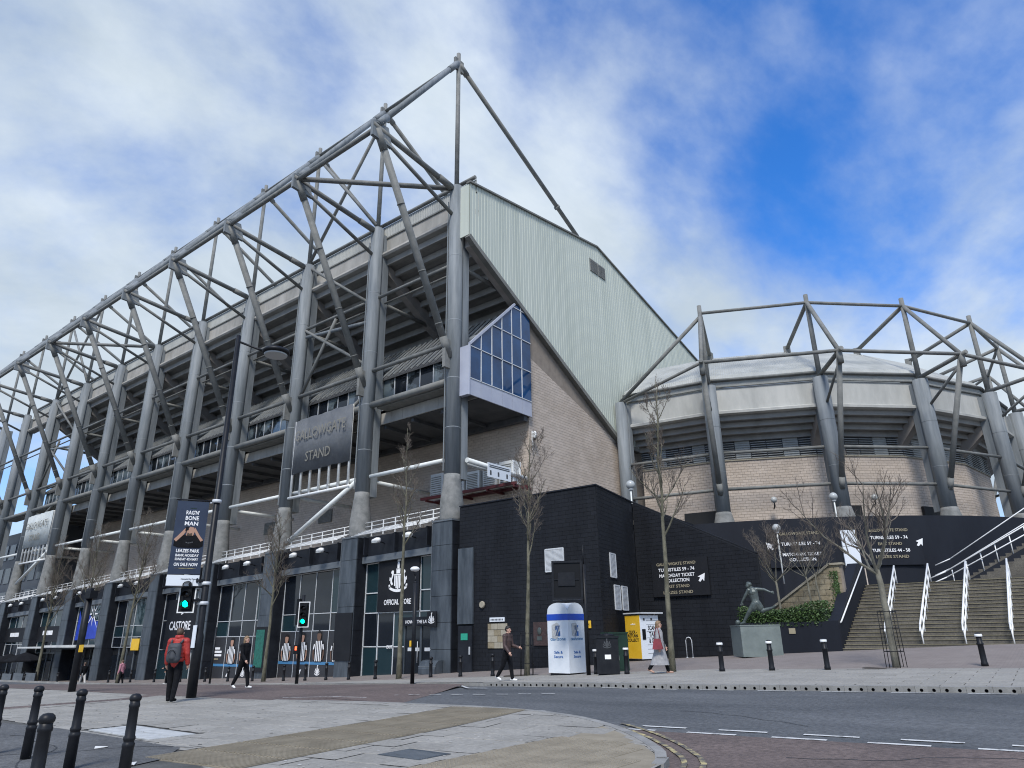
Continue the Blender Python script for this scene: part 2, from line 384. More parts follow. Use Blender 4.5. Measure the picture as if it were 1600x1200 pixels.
def pane_grid(parent, conv, to3, nrm, us, vs, m, frame=.03, name='pane', fm='mullion', jitter=.0, fd=.06):
    """single panes between the grid lines us, vs, cut by the convex outline, and one frame of mullions"""
    nrm = V(nrm); fb = MB()
    for i in range(len(us) - 1):
        for j in range(len(vs) - 1):
            q = [(us[i], vs[j]), (us[i + 1], vs[j]), (us[i + 1], vs[j + 1]), (us[i], vs[j + 1])]
            c = clip_conv(q, conv)
            if len(c) < 3 or area(c) < .02: continue
            b = MB(); tilt = [random.uniform(-jitter, jitter) for _ in range(2)]
            uc = sum(p[0] for p in c) / len(c); vc = sum(p[1] for p in c) / len(c)
            b.prism([V(to3(*p)) + nrm * (tilt[0] * (p[0] - uc) + tilt[1] * (p[1] - vc)) for p in c], nrm * -.02)
            part(name, b, m if isinstance(m, str) else random.choice(m), parent)
    def seg(a, b_):
        fb.bar(V(to3(*a)) + nrm * .02, V(to3(*b_)) + nrm * .02, frame * 2, fd, up=nrm) if (V(a) - V(b_)).length > .05 else None
    lo = min(p[1] for p in conv) - 1; hi = max(p[1] for p in conv) + 1; le = min(p[0] for p in conv) - 1; ri = max(p[0] for p in conv) + 1
    def cut(a, b_):
        a = V(a); b_ = V(b_); t0, t1 = 0., 1.; d = b_ - a
        for i in range(len(conv)):
            p = V(conv[i]); q = V(conv[(i + 1) % len(conv)]); e = q - p
            s0 = e.x * (a.y - p.y) - e.y * (a.x - p.x); s1 = e.x * (b_.y - p.y) - e.y * (b_.x - p.x)
            if s0 < 0 and s1 < 0: return
            if s0 * s1 < 0:
                t = s0 / (s0 - s1)
                if s0 < 0: t0 = max(t0, t)
                else: t1 = min(t1, t)
        if t1 > t0: seg(a + d * t0, a + d * t1)
    for u in us: cut((u + 1e-4, lo), (u + 1e-4, hi))
    for v_ in vs: cut((le, v_ + 1e-4), (ri, v_ + 1e-4))
    if fb.f: part('window_frame', fb, fm, parent)
# ------------------------------------------------------------------ ground
def z26(X):
    if X < -40: return -1.08 + .03 * (max(X, -140) + 40)
    if X < -11.5: return .2 + .045 * (X + 11.5)
    return .2 + .02 * (min(X, 40) + 11.5)
def zpl(X): return .14 + .06 * (X + 18.9) if X < -18.9 else min(.14 + .045 * (X + 18.9), .85)
def gz(X, Y):
    z = min(max((Y - 10) / 14, 0), 1) * z26(X); t = min(max((Y - 26) / 6, 0), 1)
    zp = zpl(X) if X > -28 else z26(X) + (zpl(-28) - z26(-28))
    return z + (zp - z) * t
def sheet(us, vs, fn, h):
    b = MB(); n = len(vs)
    for u in us:
        for v in vs:
            x, y = fn(u, v); b.v.append((x, y, gz(x, y) + (h(x, y) if callable(h) else h)))
    for i in range(len(us) - 1):
        for j in range(n - 1): b.f.append((i * n + j, (i + 1) * n + j, (i + 1) * n + j + 1, i * n + j + 1)); b.m.append(0); b.s.append(True)
    return b
def lin(a, b, n): return [a + (b - a) * i / n for i in range(n + 1)]
def curve(pts):     # piecewise-linear y(x)
    def f(x):
        if x <= pts[0][0]: return pts[0][1]
        for (a, b), (c, d) in zip(pts, pts[1:]):
            if x <= c: return b + (d - b) * (x - a) / (c - a)
        return pts[-1][1]
    return f
def smoothc(pts):
    f = curve(pts); return lambda x: (f(x - .6) + f(x - .3) + f(x) + f(x + .3) + f(x + .6)) / 5
xs = [-900, -500, -300, -200, -150] + lin(-130, -60, 14) + lin(-58, 20, 39) + [30, 50, 90, 150, 300, 500, 900]
ys = [-300, -100, -40, -10] + lin(0, 40, 40) + [45, 60, 90, 150, 300, 600, 1200]
struct('road', sheet(xs, ys, lambda u, v: (u, v), 0), 'asphalt')
KF = smoothc([(-140, 9), (-90, 13), (-60, 15.5), (-45, 16.8), (-31, 17.6), (-24, 18.4), (-18.5, 19.2), (-10, 18.6), (-1.5, 19.3), (30, 21)])       # kerb of the far pavement
NEAR = [(-60, 5), (-30.4, 9.6), (-27, 10.2), (-21.5, 11.0), (-17.1, 11.6), (-14.8, 12.25), (-12, 12.5), (-10.2, 12.6), (-8.6, 12.3), (-7.4, 11.75), (-6.0, 10.7), (-5.0, 9.6), (-4.3, 8.6), (-3.9, 7.0), (-3.8, 4.5)]
KN = smoothc(NEAR)
RT = lambda x: .085 * min(max((-14.9 - x) / 1.6, 0), 1)          # raised red table
# red raised table
struct('red_road_table', sheet(lin(-34, -14.6, 50), lin(0, 1, 10), lambda u, v: (u + (2.0 - 3.6 * v) * min(max((u + 26) / 11, 0), 1) - 1.0 * min(max((u + 26) / 11, 0), 1), KN(u) + .02 + (KF(u) - .02 - KN(u)) * v), lambda x, y: .004 + .08 * min(max((-15.6 - x) / 1.6, 0), 1)), 'red_asphalt')
struct('red_parking_bay', sheet(lin(-6.6, 14, 40), lin(0, 1, 10), lambda u, v: (u, (11.55 + .09 * (u + 6.3)) * v + (1 - v) * (max(6., 11.2 - (u + 6.6) * 1.2) if u < -2 else 0)), .005), 'red_asphalt')
# far pavement: base sheet, flagstones and block-paved plaza
struct('far_pavement', sheet(lin(-140, 30, 170), lin(0, 1, 12), lambda u, v: (u, KF(u) + .14 + (25.6 - KF(u)) * v), .105), 'paving_base')
struct('plaza', sheet(lin(-140, 30, 120), lin(25.5, 62, 40), lambda u, v: (u, v), .108), 'block_paving')
nx = lin(-60, -3.9, 150)
struct('near_pavement', sheet(nx, lin(0, 1, 14), lambda u, v: (u, KN(u) - .14 - (KN(u) + 8) * v), lambda x, y: .085 if x > -22 else .06), 'paving_base')
rs_ = sheet(lin(5.9, 10.9, 20), [-.3, .3], lambda u, v: (-21.2 - max(0, u - 9.5) * .7 + v, u), .094)
struct('red_strip', rs_, 'red_asphalt')
dk = MB()
for pl in [[(-17.5, 5.5), (-15.3, 5.8), (-11, 5.85), (-10.2, 5.2), (-9, 2), (-9, -4), (-40, -4), (-40, 5.3)]]:
    dk.face([(x, y, .098) for x, y in pl])
struct('asphalt_footway', dk, 'dark_asphalt')

def frame_at(x, y, h, ang):
    e = .3; n = V(((gz(x - e, y) - gz(x + e, y)) / (2 * e), (gz(x, y - e) - gz(x, y + e)) / (2 * e), 1)).normalized()
    d = V((math.cos(ang), math.sin(ang), 0)); d = (d - n * d.dot(n)).normalized(); q = n.cross(d)
    m = Matrix((d, q, n)).transposed().to_4x4(); m.translation = (x, y, gz(x, y) + h); return m
def slab_mesh(a, b, t, bev, m, name):
    q = MB(); a -= .02; b -= .02
    lo = [(-a / 2, -b / 2, -t), (a / 2, -b / 2, -t), (a / 2, b / 2, -t), (-a / 2, b / 2, -t)]; k = bev
    mid = [(x, y, -k) for x, y, z in lo]; top = [(x - math.copysign(k, x), y - math.copysign(k, y), 0) for x, y, z in lo]
    q.v = lo + mid + top
    for i in range(4):
        j = (i + 1) % 4; q.f += [(i, j, 4 + j, 4 + i), (4 + i, 4 + j, 8 + j, 8 + i)]
    q.f.append((8, 9, 10, 11)); q.m = [0] * len(q.f); q.s = [False] * len(q.f); return q.mesh(name, m)
def slabs(parent, inside, org, ang, a, b, nu, nv, h, single, m, near):
    me = slab_mesh(a, b, .05, .006, m, 'paving_slab'); c, s_ = math.cos(ang), math.sin(ang); cells = []
    for j in range(nv[0], nv[1]):
        for i in range(nu[0], nu[1]):
            u = (i + (.5 if j % 2 else 0)) * a; v = j * b
            ok = all(inside(org[0] + (u + p) * c - (v + q) * s_, org[1] + (u + p) * s_ + (v + q) * c) for p in (-a / 2, a / 2) for q in (-b / 2, b / 2))
            if ok: cells.append((org[0] + u * c - v * s_, org[1] + u * s_ + v * c))
    done = set(cells); cells.sort(key=lambda p: (p[0] - near[0]) ** 2 + (p[1] - near[1]) ** 2)
    part_cells = []
    for j in range(nv[0], nv[1]):
        for i in range(nu[0], nu[1]):
            u = (i + (.5 if j % 2 else 0)) * a; v = j * b
            if (org[0] + u * c - v * s_, org[1] + u * s_ + v * c) in done: continue
            part_cells.append((u, v))
    rest = MB(); nx_, ny_ = 14, 11; du, dv = (a - .02) / nx_, (b - .02) / ny_
    for u, v in part_cells:          # slabs cut to the outline of the pavement
        hh_ = h + random.uniform(-.003, .003)
        vid = {}
        def vert(ii, jj):
            if (ii, jj) not in vid:
                uu, vv = u - a / 2 + .01 + ii * du, v - b / 2 + .01 + jj * dv; x_, y_ = org[0] + uu * c - vv * s_, org[1] + uu * s_ + vv * c
                vid[(ii, jj)] = len(rest.v); rest.v.append((x_, y_, gz(x_, y_) + hh_))
            return vid[(ii, jj)]
        for jj in range(ny_):
            for ii in range(nx_):
                uu, vv = u - a / 2 + .01 + (ii + .5) * du, v - b / 2 + .01 + (jj + .5) * dv
                if inside(org[0] + uu * c - vv * s_, org[1] + uu * s_ + vv * c): rest.f.append((vert(ii, jj), vert(ii + 1, jj), vert(ii + 1, jj + 1), vert(ii, jj + 1))); rest.m.append(0); rest.s.append(False)
    for k, (x, y) in enumerate(cells):
        mt = frame_at(x, y, h + random.uniform(-.003, .003), ang)
        if k < single:
            o = bpy.data.objects.new('paving_slab', me); col.objects.link(o); o.parent = parent; o.matrix_local = mt
        else:
            bs = len(rest.v); rest.v += [tuple(mt @ q.co) for q in me.vertices]; rest.idx([tuple(p.vertices) for p in me.polygons], bs)
    if rest.f:
        o = part('paving_slabs', rest, m, parent); o['kind'] = 'stuff'
NP = bpy.data.objects['near_pavement']; FP = bpy.data.objects['far_pavement']
TA = math.atan2(6.6, 0.6)   # run of the corduroy band
def tact(x, y):     # inside the ribbed band
    p = V((x, y)) - V((-10.55, 5.1)); d = V((-.9, 7.05)).normalized(); n = V((d.y, -d.x)); return -.05 < p.dot(d) < 7.2 and -.05 < p.dot(n) < 1.95
def blis(x, y): return -6.95 < x < -4.4 and 6.0 < y < 9.75 and y < KN(x) - .3
def manh(x, y): return -14.75 < x < -12.3 and 5.9 < y < 6.9
def redstrip(x, y): return abs(x + 21.2 + max(0, y - 9.5) * .7) < .3 and y > 5.9
def darkf(x, y): return y < 5.75 and x < -10.6 or (y < 5.2 and x < -9)
slabs(NP, lambda x, y: y < KN(x) - .16 and -32 < x < -3.95 and not tact(x, y) and not blis(x, y) and not darkf(x, y) and not manh(x, y) and not redstrip(x, y), (-8, 8), rad(8), .75, .6, (-36, 10), (-12, 16), .095, 300, 'paving', (-7, 8.5))
slabs(FP, lambda x, y: KF(x) + .16 < y < 25.5 and -40 < x < 12, (-4, 20), rad(2), .9, .6, (-44, 18), (-6, 14), .115, 300, 'paving', (-2, 21))
# ribbed and blistered tactile paving: one part each, too fine to pick apart
rb = MB(); d = V((-.9, 7.05)).normalized(); n = V((d.y, -d.x)); p0 = V((-10.55, 5.1))
for i in range(9):
    for j in range(3):
        a = p0 + d * (i * .8) + n * (j * .63); q = [a, a + n * .62, a + n * .62 + d * .79, a + d * .79]
        rb.prism([(k.x, k.y, gz(k.x, k.y) + .075) for k in reversed(q)], (0, 0, .02))
for i in range(27):
  for j in range(9):
    a = p0 + d * (.02 + j * .8) + n * (.04 + i * .0695); b = a + d * .75
    rb.bar((a.x, a.y, gz(a.x, a.y) + .098), (b.x, b.y, gz(b.x, b.y) + .098), .032, .014)
o = part('corduroy_tactile_paving', rb, 'buff_tactile', NP); o['kind'] = 'stuff'; o['label'] = 'buff ribbed tactile paving strip across the pavement'
bl = sheet(lin(-6.95, -4.42, 24), lin(0, 1, 8), lambda u, v: (u, 6 + (KN(u) - .3 - 6) * v), .094)
for i in range(6):
    for j in range(9):
        x, y = -6.9 + i * .42, 6.05 + j * .42
        if y + .4 > KN(x + .4) - .3: continue
        bl.box(x, x + .41, y, y + .41, .09, .1)
        for u in range(5):
            for v in range(5): bl.lathe([(.018, 0), (.012, .006)], (x + .05 + u * .078, y + .05 + v * .078, .1), 6)
o = part('blister_tactile_paving', bl, 'buff_tactile', NP); o['kind'] = 'stuff'; o['label'] = 'buff blister tactile paving beside the kerb corner'
mh = MB()
for i in range(2):
    for j in range(2): mh.box(-14.6 + i * 1.16, -13.46 + i * 1.16, 6.0 + j * .4, 6.38 + j * .4, .07, .1)
part('access_cover', mh, 'cover_pale', NP)['label'] = 'pale square access cover let into the pavement'
gm = MB(); R7 = random.Random(31)
for k in range(420):
    x, y = R7.uniform(-22, -4.5), R7.uniform(5.5, 12.2)
    if y > KN(x) - .3 or tact(x, y) or darkf(x, y) or blis(x, y): continue
    r_ = R7.uniform(.012, .035); gm.lathe([(r_, 0), (r_ * .8, .003)], (x, y, gz(x, y) + .097), 7)
o = part('gum_spots', gm, 'gum', NP); o['kind'] = 'stuff'
# kerbs: far drain kerb of blocks with two holes each, near plain kerb stones
kb = MB(); Lk = .5
def kcell(x0, x1):
    cx = (x0 + x1) / 2; cz = .045; r = .038
    per = [(x1, cz), (x1, .125), (cx, .125), (x0, .125), (x0, cz), (x0, -.05), (cx, -.05), (x1, -.05)]
    b = len(kb.v)
    for x, z in per: kb.v.append((x, 0, z))
    for i in range(8): a = math.pi / 4 * i; kb.v.append((cx + r * math.cos(a), 0, cz + r * math.sin(a)))
    for i in range(8): a = math.pi / 4 * i; kb.v.append((cx + r * math.cos(a), .09, cz + r * math.sin(a)))
    for i in range(8):
        j = (i + 1) % 8; kb.idx([(i, 8 + i, 8 + j, j)], b, 0); kb.idx([(8 + i, 16 + i, 16 + j, 8 + j)], b, 1)
    kb.idx([tuple(16 + i for i in range(8))], b, 1)
kcell(-.247, 0); kcell(0, .247)
kb.face([(-.247, 0, .125), (.247, 0, .125), (.247, .15, .13), (-.247, .15, .13)]); kb.face([(-.247, 0, -.05), (-.247, 0, .125), (-.247, .15, .13), (-.247, .15, -.05)]); kb.face([(.247, 0, -.05), (.247, .15, -.05), (.247, .15, .13), (.247, 0, .125)])
kme = kb.mesh('drain_kerb', ['kerbstone', 'hole'])
kp = MB(); kp.box(-.247, .247, 0, .15, -.05, .125); kpm = kp.mesh('kerb_stone', 'kerbstone')
def kerbrun(f, x0, x1, parent, me, name, flip, h=0.):
    x = x0
    while x < x1:
        dx_ = Lk / math.hypot(1, (f(x + .25) - f(x)) / .25); xm = x + dx_ / 2; a = math.atan2(f(x + dx_) - f(x), dx_)
        mt = frame_at(xm, f(xm), h, a + (math.pi if flip else 0)); o = bpy.data.objects.new(name, me); col.objects.link(o); o.parent = parent; o.matrix_local = mt
        x += dx_
kerbrun(KF, -16.5, 8, FP, kme, 'drain_kerb', False)
kerbrun(KF, -60, -16.5, FP, kpm, 'kerb_stone', False, -.02)
kerbrun(KN, -17.2, -4.6, NP, kpm, 'kerb_stone', True, -.025)
# painted markings, worn
wl = MB()
def stripe(b, pts, wd, h=.012):
    for (a, c) in zip(pts, pts[1:]):
        a = V(a); c = V(c); t = (c - a).normalized(); n_ = V((-t.y, t.x)) * wd / 2
        b.face([(q.x, q.y, gz(q.x, q.y) + h) for q in (a - n_, c - n_, c + n_, a + n_)])
x = -7.0
while x < 12:
    for off, lag in ((0, 0), (.42, .35)):
        stripe(wl, [(x + lag, 11.6 + .09 * (x + lag + 6.3) + off), (x + lag + .8, 11.6 + .09 * (x + lag + 7.1) + off)], .1)
    x += 1.35
x = -14.5
while x < 10: stripe(wl, [(x, KF(x) - .22), (x + .9, KF(x + .9) - .22)], .07); x += 1.5
stripe(wl, [(-19.1, 11.95), (-17.6, 12.05), (-15.6, 12.55), (-14.2, 13.0), (-11.5, 13.1), (-9.5, 13.0)], .1, .016)
stripe(wl, [(-17.6, 12.05), (-16.6, 12.9), (-15.4, 13.1)], .07, .1)
stripe(wl, [(-17.2, 18.7), (-15.9, 17.6), (-15.0, 17.5)], .09, .05)
for xx in lin(-17, -12, 8): stripe(wl, [(xx, 15.2 + .35 * (xx + 15)), (xx + .4, 15.25 + .35 * (xx + 15))], .07, .03)
tag(link('road_markings', wl.mesh('road_markings', 'white_line'), None, (0, 0, 0)), None, None, kind='structure')
yl = MB()
for off in (.22, .46):
    pts = []
    for x in lin(-7.4, -4.25, 14):
        e = .05; s_ = (KN(x + e) - KN(x - e)) / (2 * e); n_ = V((-s_, 1)).normalized(); pts.append((x + n_.x * off, KN(x) + n_.y * off))
    stripe(yl, pts, .075, .02)
struct('yellow_kerb_lines', yl, 'yellow_line')

# repaired trenches, covers and litter
tp = MB(); R9 = random.Random(9)
def crack(x, y, an, n_, h):
    for k in range(n_):
        an += R9.uniform(-.5, .5); x2, y2 = x + .35 * math.cos(an), y + .35 * math.sin(an); stripe(tp, [(x, y), (x2, y2)], .022, h); x, y = x2, y2
crack(-7, 14.2, .05, 9, .009); crack(-15, 4.9, .2, 14, .102); crack(-12.6, 3.6, 1.2, 9, .102); crack(-3.6, 10.3, .4, 10, .009)
struct('road_repairs', tp, 'tar')
for nm, lab, x, y, w_, l_ in (('drain_cover', 'small dark metal cover near the kerb corner', -8.05, 10.75, .3, .22), ('drain_cover', 'ribbed grey metal cover at the bottom edge of the pavement', -8.0, 7.05, .8, .6)):
    dc = part(nm, MB().box(x, x + w_, y, y + l_, .09, .1), 'black_metal' if w_ < .5 else 'pier', NP); dc['label'] = lab
    rbx = MB(); [rbx.box(x + .03, x + w_ - .03, y + .03 + k * .05, y + .05 + k * .05, .1, .104) for k in range(int(l_ / .05) - 1)]; part('rib', rbx, 'fascia_band', dc)
for k, (x, y) in enumerate(((-11.2, 3.5), (-12.0, 5.15), (-10.1, 4.75))):
    lt = MB(); lt.prism([(-.09, -.04, .0), (.08, -.05, .012), (.1, .04, .004), (-.07, .05, .02)], (0, 0, .006)); lo_ = link('litter', lt.mesh('litter', 'litter'), None, (x, y, .1)); lo_.rotation_euler = (0, 0, k * 1.3)
    tag(lo_, 'scrap of white paper on the dark footway, %s of three from the left' % ('second', 'first', 'third')[k], 'litter', 'paper scraps')
# ------------------------------------------------------------------ main stand
CX = [-29.6, -38.3, -47.5, -56.5, -65.7, -75.2, -84.5, -94.3, -104.4, -114.8, -124.2]
PT = lambda X: 8.2 + .0265 * (X + 29)
XG = -28.24; SL = -.563
MS = thing('main_stand', 'tall stadium stand with a row of grey steel columns, roof trusses and pale green gable', 'stadium stand', (-28.2, 31, -.4))
pw = lambda n_, b, m: part(n_, b, m, MS)
NODE = lambda X: V((X, 23.5, 33.1))
for i, X in enumerate(CX):
    pt = PT(X) - .05
    b = MB(); b.tube((X, 31.2, 10.9), (X, 31.2, 32.6), .5, n=24)
    b.box(X - .38, X + .38, 31.6, 32.2, 10.9, 32.2)
    b.tube((X, 31.2, 32.6), (X, 31.2, 32.7), .44, n=20)
    c = pw('column', b, 'steel')
    for z in (14.2, 17.6, 21.8, 26.8): part('joint_ring', MB().lathe([(.501, -.022), (.506, -.018), (.506, .018), (.501, .022)], (X, 31.2, z), 24), 'steel_joint', c)
    part('cable_duct', MB().box(X - .42, X - .385, 30.76, 30.84, 11.4, 31.4), 'steel_joint', c)
    b = MB(); b.lathe([(.72, pt), (.74, pt + .25), (.735, pt + 1.2), (.66, pt + 1.9), (.54, 10.8), (.51, 11.15)], (X, 31.2, 0), 24); part('concrete_base', b, 'concrete_flare', c)
    b = MB(); b.tube((X, 31.2, 32.5), (X, 31.2, 45.4), .18, .17, 12); b.box(X - .1, X + .1, 30.75, 31.7, 43.7, 44.8); part('mast', b, 'steel_dark', c)
    nd = NODE(X)
    b = MB(); b.tube(nd + V((0, -.35, .1)), (X, 30.8, 32.4), .2, n=12); b.tube((X, 30.6, 32.42), (X, 29.3, 32.57), .25, n=10); part('outrigger_strut', b, 'steel_dark', c)
    b = MB(); b.tube(nd + V((0, 0, .2)), (X, 31.1, 44.4), .215, n=12); b.tube((X, 30.15, 43.0), (X, 31.0, 44.25), .25, n=12); b.tube(nd + V((0, .1, .35)), nd + V((0, .8, 1.37)), .25, n=12); part('backstay', b, 'steel', c)
    b = MB(); b.tube(nd + V((0, .1, -.1)), (X, 30.75, 19.0), .25, n=12); b.tube(nd + V((0, .05, -.1)), nd + V((0, .72, -1.4)), .275, .27, 12)
    b.tube((X, 30.1, 20.3), (X, 30.6, 19.3), .27, n=12); b.box(X - .12, X + .12, 30.2, 30.7, 18.2, 20.2)
    for t in (.33, .62, .85): q = nd.lerp(V((X, 30.75, 19.0)), t); e = (V((X, 30.75, 19.0)) - nd).normalized() * .04; b.tube(q - e, q + e, .268, n=12)
    part('prop', b, 'steel_dark', c)
    b = MB(); b.tube(nd + V((0, .6, -.5)), (X, 30.75, 30.2), .14, n=8); part('lower_strut', b, 'steel_dark', c)
    b = MB(); b.hexa([nd + V((-.12, -.4, -.8)), nd + V((.12, -.4, -.8)), nd + V((.12, 1.3, -.9)), nd + V((-.12, 1.3, -.9)), nd + V((-.12, -.4, .35)), nd + V((.12, -.4, .35)), nd + V((.12, .9, .5)), nd + V((-.12, .9, .5))]); part('gusset', b, 'steel', c)
    b = MB(); b.tube((X, 31.3, 44.4), (X, 47.6, 36.4 if i == 0 else 35.5), .19, n=10); b.tube((X, 44.3, 37.98), (X, 44.5, 37.88), .27, n=10); b.tube((X, 31.35, 44.35), (X, 32.2, 43.93), .24, n=10); part('forestay', b, 'steel_dark', c)
    if i < len(CX) - 1:
        X2 = CX[i + 1]
        b = MB(); b.tube((X, 31.2, 44.6), (X2, 31.2, 44.6), .14, n=8); pw('mast_chord', b, 'steel_dark')
        b = MB(); b.tube(nd, NODE(X2), .17, n=8); pw('outrigger_chord', b, 'steel_dark')
        b = MB(); b.tube((X - .5, 31.3, 26.4), (X2 + .5, 31.3, 26.4), .13, n=8); b.tube((X - .5, 31.9, 26.1), (X2 + .5, 31.9, 26.1), .08, n=6); pw('cross_pipe', b, 'steel_dark')
        b = MB(); b.tube((X - .5, 31.15, 20.25), (X2 + .5, 31.15, 20.25), .16, n=10); pw('cross_pipe', b, 'steel_dark')
        b = MB(); b.tube((X - .8, 31.2, 12.2), (X2 + .8, 31.2, 12.2), .15, n=8); pw('white_pipe', b, 'pipe_white')
        b = MB(); b.tube((X - .5, 31.2, 17.55), (X2 + .5, 31.2, 17.55), .24, n=12); b.box(X2 + .9, X - .9, 31.35, 32.5, 17.25, 17.5); pw('ledge_pipe', b, 'steel_dark')
    if i < 9:
        b = MB(); b.tube((X, 31.8, 12.1), (X, 38, 12.05), .14, n=8); pw('inward_pipe', b, 'pipe_white')
        b = MB(); b.tube((X, 31.6, 26.3), (X, 37.2, 26.2), .17, n=8); part('tie', b, 'steel_dark', c)
        b = MB(); b.tube((X, 31.7, 20.3), (X, 39.3, 24.9), .2, n=10); part('raker_strut', b, 'steel', c)
        s0 = (32.3, 29.1); y1 = 45.
        b = MB(); z = lambda y: 29.75 + SL * (y - 32.3)
        b.prism([(X - .32, 32.3, z(32.3)), (X - .32, y1, z(y1)), (X - .32, y1, z(y1) - 1.3), (X - .32, 40.2, z(40.2) - 1.5), (X - .32, 39.2, z(39.2) - 1.75), (X - .32, 38.6, z(38.6) - 1.15), (X - .32, 32.3, z(32.3) - .9)], (.64, 0, 0)); pw('raker_beam', b, 'raker')
def xb(a, b_, r=.15, m='steel_dark'): q = MB(); q.tube(a, b_, r, n=8); pw('brace', q, m)
for k in (1, 7):
    A, B = CX[k], CX[k + 1]
    xb((A, 31.25, 44.2), (B, 31.25, 33)); xb((B, 31.1, 44.2), (A, 31.1, 33))
    m_ = (A + B) / 2
    xb((A - .5, 31.2, 26.2), (B + .5, 31.2, 32.2), .13); xb((A - .5, 31.2, 21), (B + .5, 31.2, 26.2), .13); xb((B + .6, 31.25, 25.6), (A - .6, 31.25, 24.6), .15, 'steel'); xb((B + .6, 31.2, 20.3), (B + 4.6, 31.2, 26.1), .14)
    xb((A - .6, 31.2, 18.4), (B + .6, 31.2, 14.9), .13); xb((A - .6, 31.1, 12.), (B + 1, 31.0, 8.4), .18, 'pipe_white')
for k in (0, 5): xb(NODE(CX[k + 1]) + V((.2, 0, 0)), (CX[k], 31.0, 32.5), .19)
# edge band, roof edge, terraces
XE = -105.0
segs = list(zip([XG] + CX[0:9], CX[0:9] + [-114.6]))
for a, b_ in segs:
    if a - b_ < .5: continue
    q = MB(); q.box(b_ + .02, a - .02, 31.9, 32.3, 30.45, 32.0); pw('edge_beam', q, 'concrete')
    q = MB(); pts = [(31.55, 30.15), (31.45, 30.3), (31.5, 30.5), (31.9, 30.62), (32.4, 30.62), (32.4, 30.1)]; q.prism([(b_ + .02, y, z) for y, z in pts], (a - b_ - .04, 0, 0)); pw('nosing', q, 'concrete')
    q = MB(); x = b_
    while x < a - .01:
        x2 = min(x + .19, a); q.prism([(x, 31.86, 32.02), (x + .1, 31.82, 32.02), (x2, 31.86, 32.02), (x2, 31.86, 33.2), (x + .1, 31.82, 33.2), (x, 31.86, 33.2)], (0, .1, 0)) if False else q.face([(x, 31.88, 32.04), (x + .1, 31.82, 32.04), (x + .1, 31.82, 33.15), (x, 31.88, 33.15)]); q.face([(x + .1, 31.82, 32.04), (x2, 31.88, 32.04), (x2, 31.88, 33.15), (x + .1, 31.82, 33.15)]); x = x2
    pw('eave_cladding', q, 'roof_sheet')
    q = MB(); q.tube((a, 31.75, 33.3), (b_, 31.75, 33.3), .15, n=8); q.box(b_, a, 31.8, 31.95, 31.95, 32.06); pw('gutter_pipe', q, 'steel_dark')
q = MB(); q.prism([(XE, 31.9, 33.2), (XE, 48.6, 35.1), (XE, 76, 27.8), (XE, 76, 27.4), (XE, 48.6, 34.5), (XE, 31.9, 32.9)], (XG - XE - .5, 0, 0)); pw('roof', q, 'roof_sheet')
for k in range(16):
    y = 32.0 + k * .98; z = 30.1 + SL * (k * .98)
    q = MB(); q.box(XE, XG - .35, y, y + .22, z - .52, z - .0); q.box(XE, XG - .35, y + .22, y + 1.2, z - .24, z - .12); pw('terrace_unit', q, 'terrace')
q = MB(); q.prism([(XE, 32.2, 30.2), (XE, 48, 21.3), (XE, 48, 21.4), (XE, 32.2, 30.3)], (XG - XE - .4, 0, 0)); pw('terrace_deck', q, 'terrace')
q = MB(); q.prism([(XE, 32.4, 30.1), (XE, 48, 21.4), (XE, 48, 32), (XE, 32.4, 32)], (.3, 0, 0)); pw('end_wall', q, 'terrace')
# gable cladding: trapezoidal sheet between the outline curves
lowz = curve([(31.1, 28.1), (31.7, 27.75), (50.9, 16.98), (51.0, 16.95), (80, 16.9)])
topz = curve([(31.1, 32.45), (48.64, 35.17), (80, 27.6)])
y = 31.15; prof = []
while y < 76:
    prof += [(y, 0), (y + .24, 0), (y + .255, -.025), (y + .31, -.025), (y + .325, 0)]; y += .325
q = MB()
for (ya, da), (yb, db) in zip(prof, prof[1:]):
    if yb - ya < 1e-5: continue
    q.face([(XG + da, ya, lowz(ya)), (XG + db, yb, lowz(yb)), (XG + db, yb, topz(yb)), (XG + da, ya, topz(ya))])
q.box(XG - .9, XG - .05, 31.12, 31.2, 28.15, 32.4)
g = pw('gable_cladding', q, 'cladding')
q = MB()
for (a, b_) in (((XG, 31.1, 28.05), (XG, 31.75, 27.62)), ((XG, 31.75, 27.62), (XG, 50.9, 16.85)), ((XG, 50.9, 16.85), (XG, 54, 16.8))): q.bar(V(a) + V((-.12, 0, 0)), V(b_) + V((-.12, 0, 0)), .42, .34)
q.bar((XG - .05, 31.05, 32.5), (XG - .05, 48.64, 35.24), .4, .14); q.bar((XG - .05, 48.64, 35.24), (XG - .05, 76, 28.5), .4, .14); part('gable_trim', q, 'trim', g)
q = MB(); vy0, vy1 = 47.3, 49.8
for s_ in (0, 1):
    ya = vy0 + s_ * 1.32
    for k in range(11): zz = 33.45 - k * .11; q.hexa([(XG + .02, ya, zz - .1), (XG + .09, ya, zz - .1), (XG + .09, ya + 1.18, zz - .1), (XG + .02, ya + 1.18, zz - .1), (XG + .02, ya, zz - .03), (XG + .05, ya, zz - .03), (XG + .05, ya + 1.18, zz - .03), (XG + .02, ya + 1.18, zz - .03)])
q.box(XG + .005, XG + .02, vy0 - .06, vy1 + .06, 32.2, 33.5, 1)
part('vent_grille', q, ['louvre', 'trim'], g)
# underside frame beside the gable
q = MB(); q.prism([(XG - .8, 31.6, 28.6), (XG - .8, 50, 18.2), (XG - .8, 50, 17.2), (XG - .8, 31.6, 27.55)], (.5, 0, 0)); pw('raker_beam', q, 'raker')
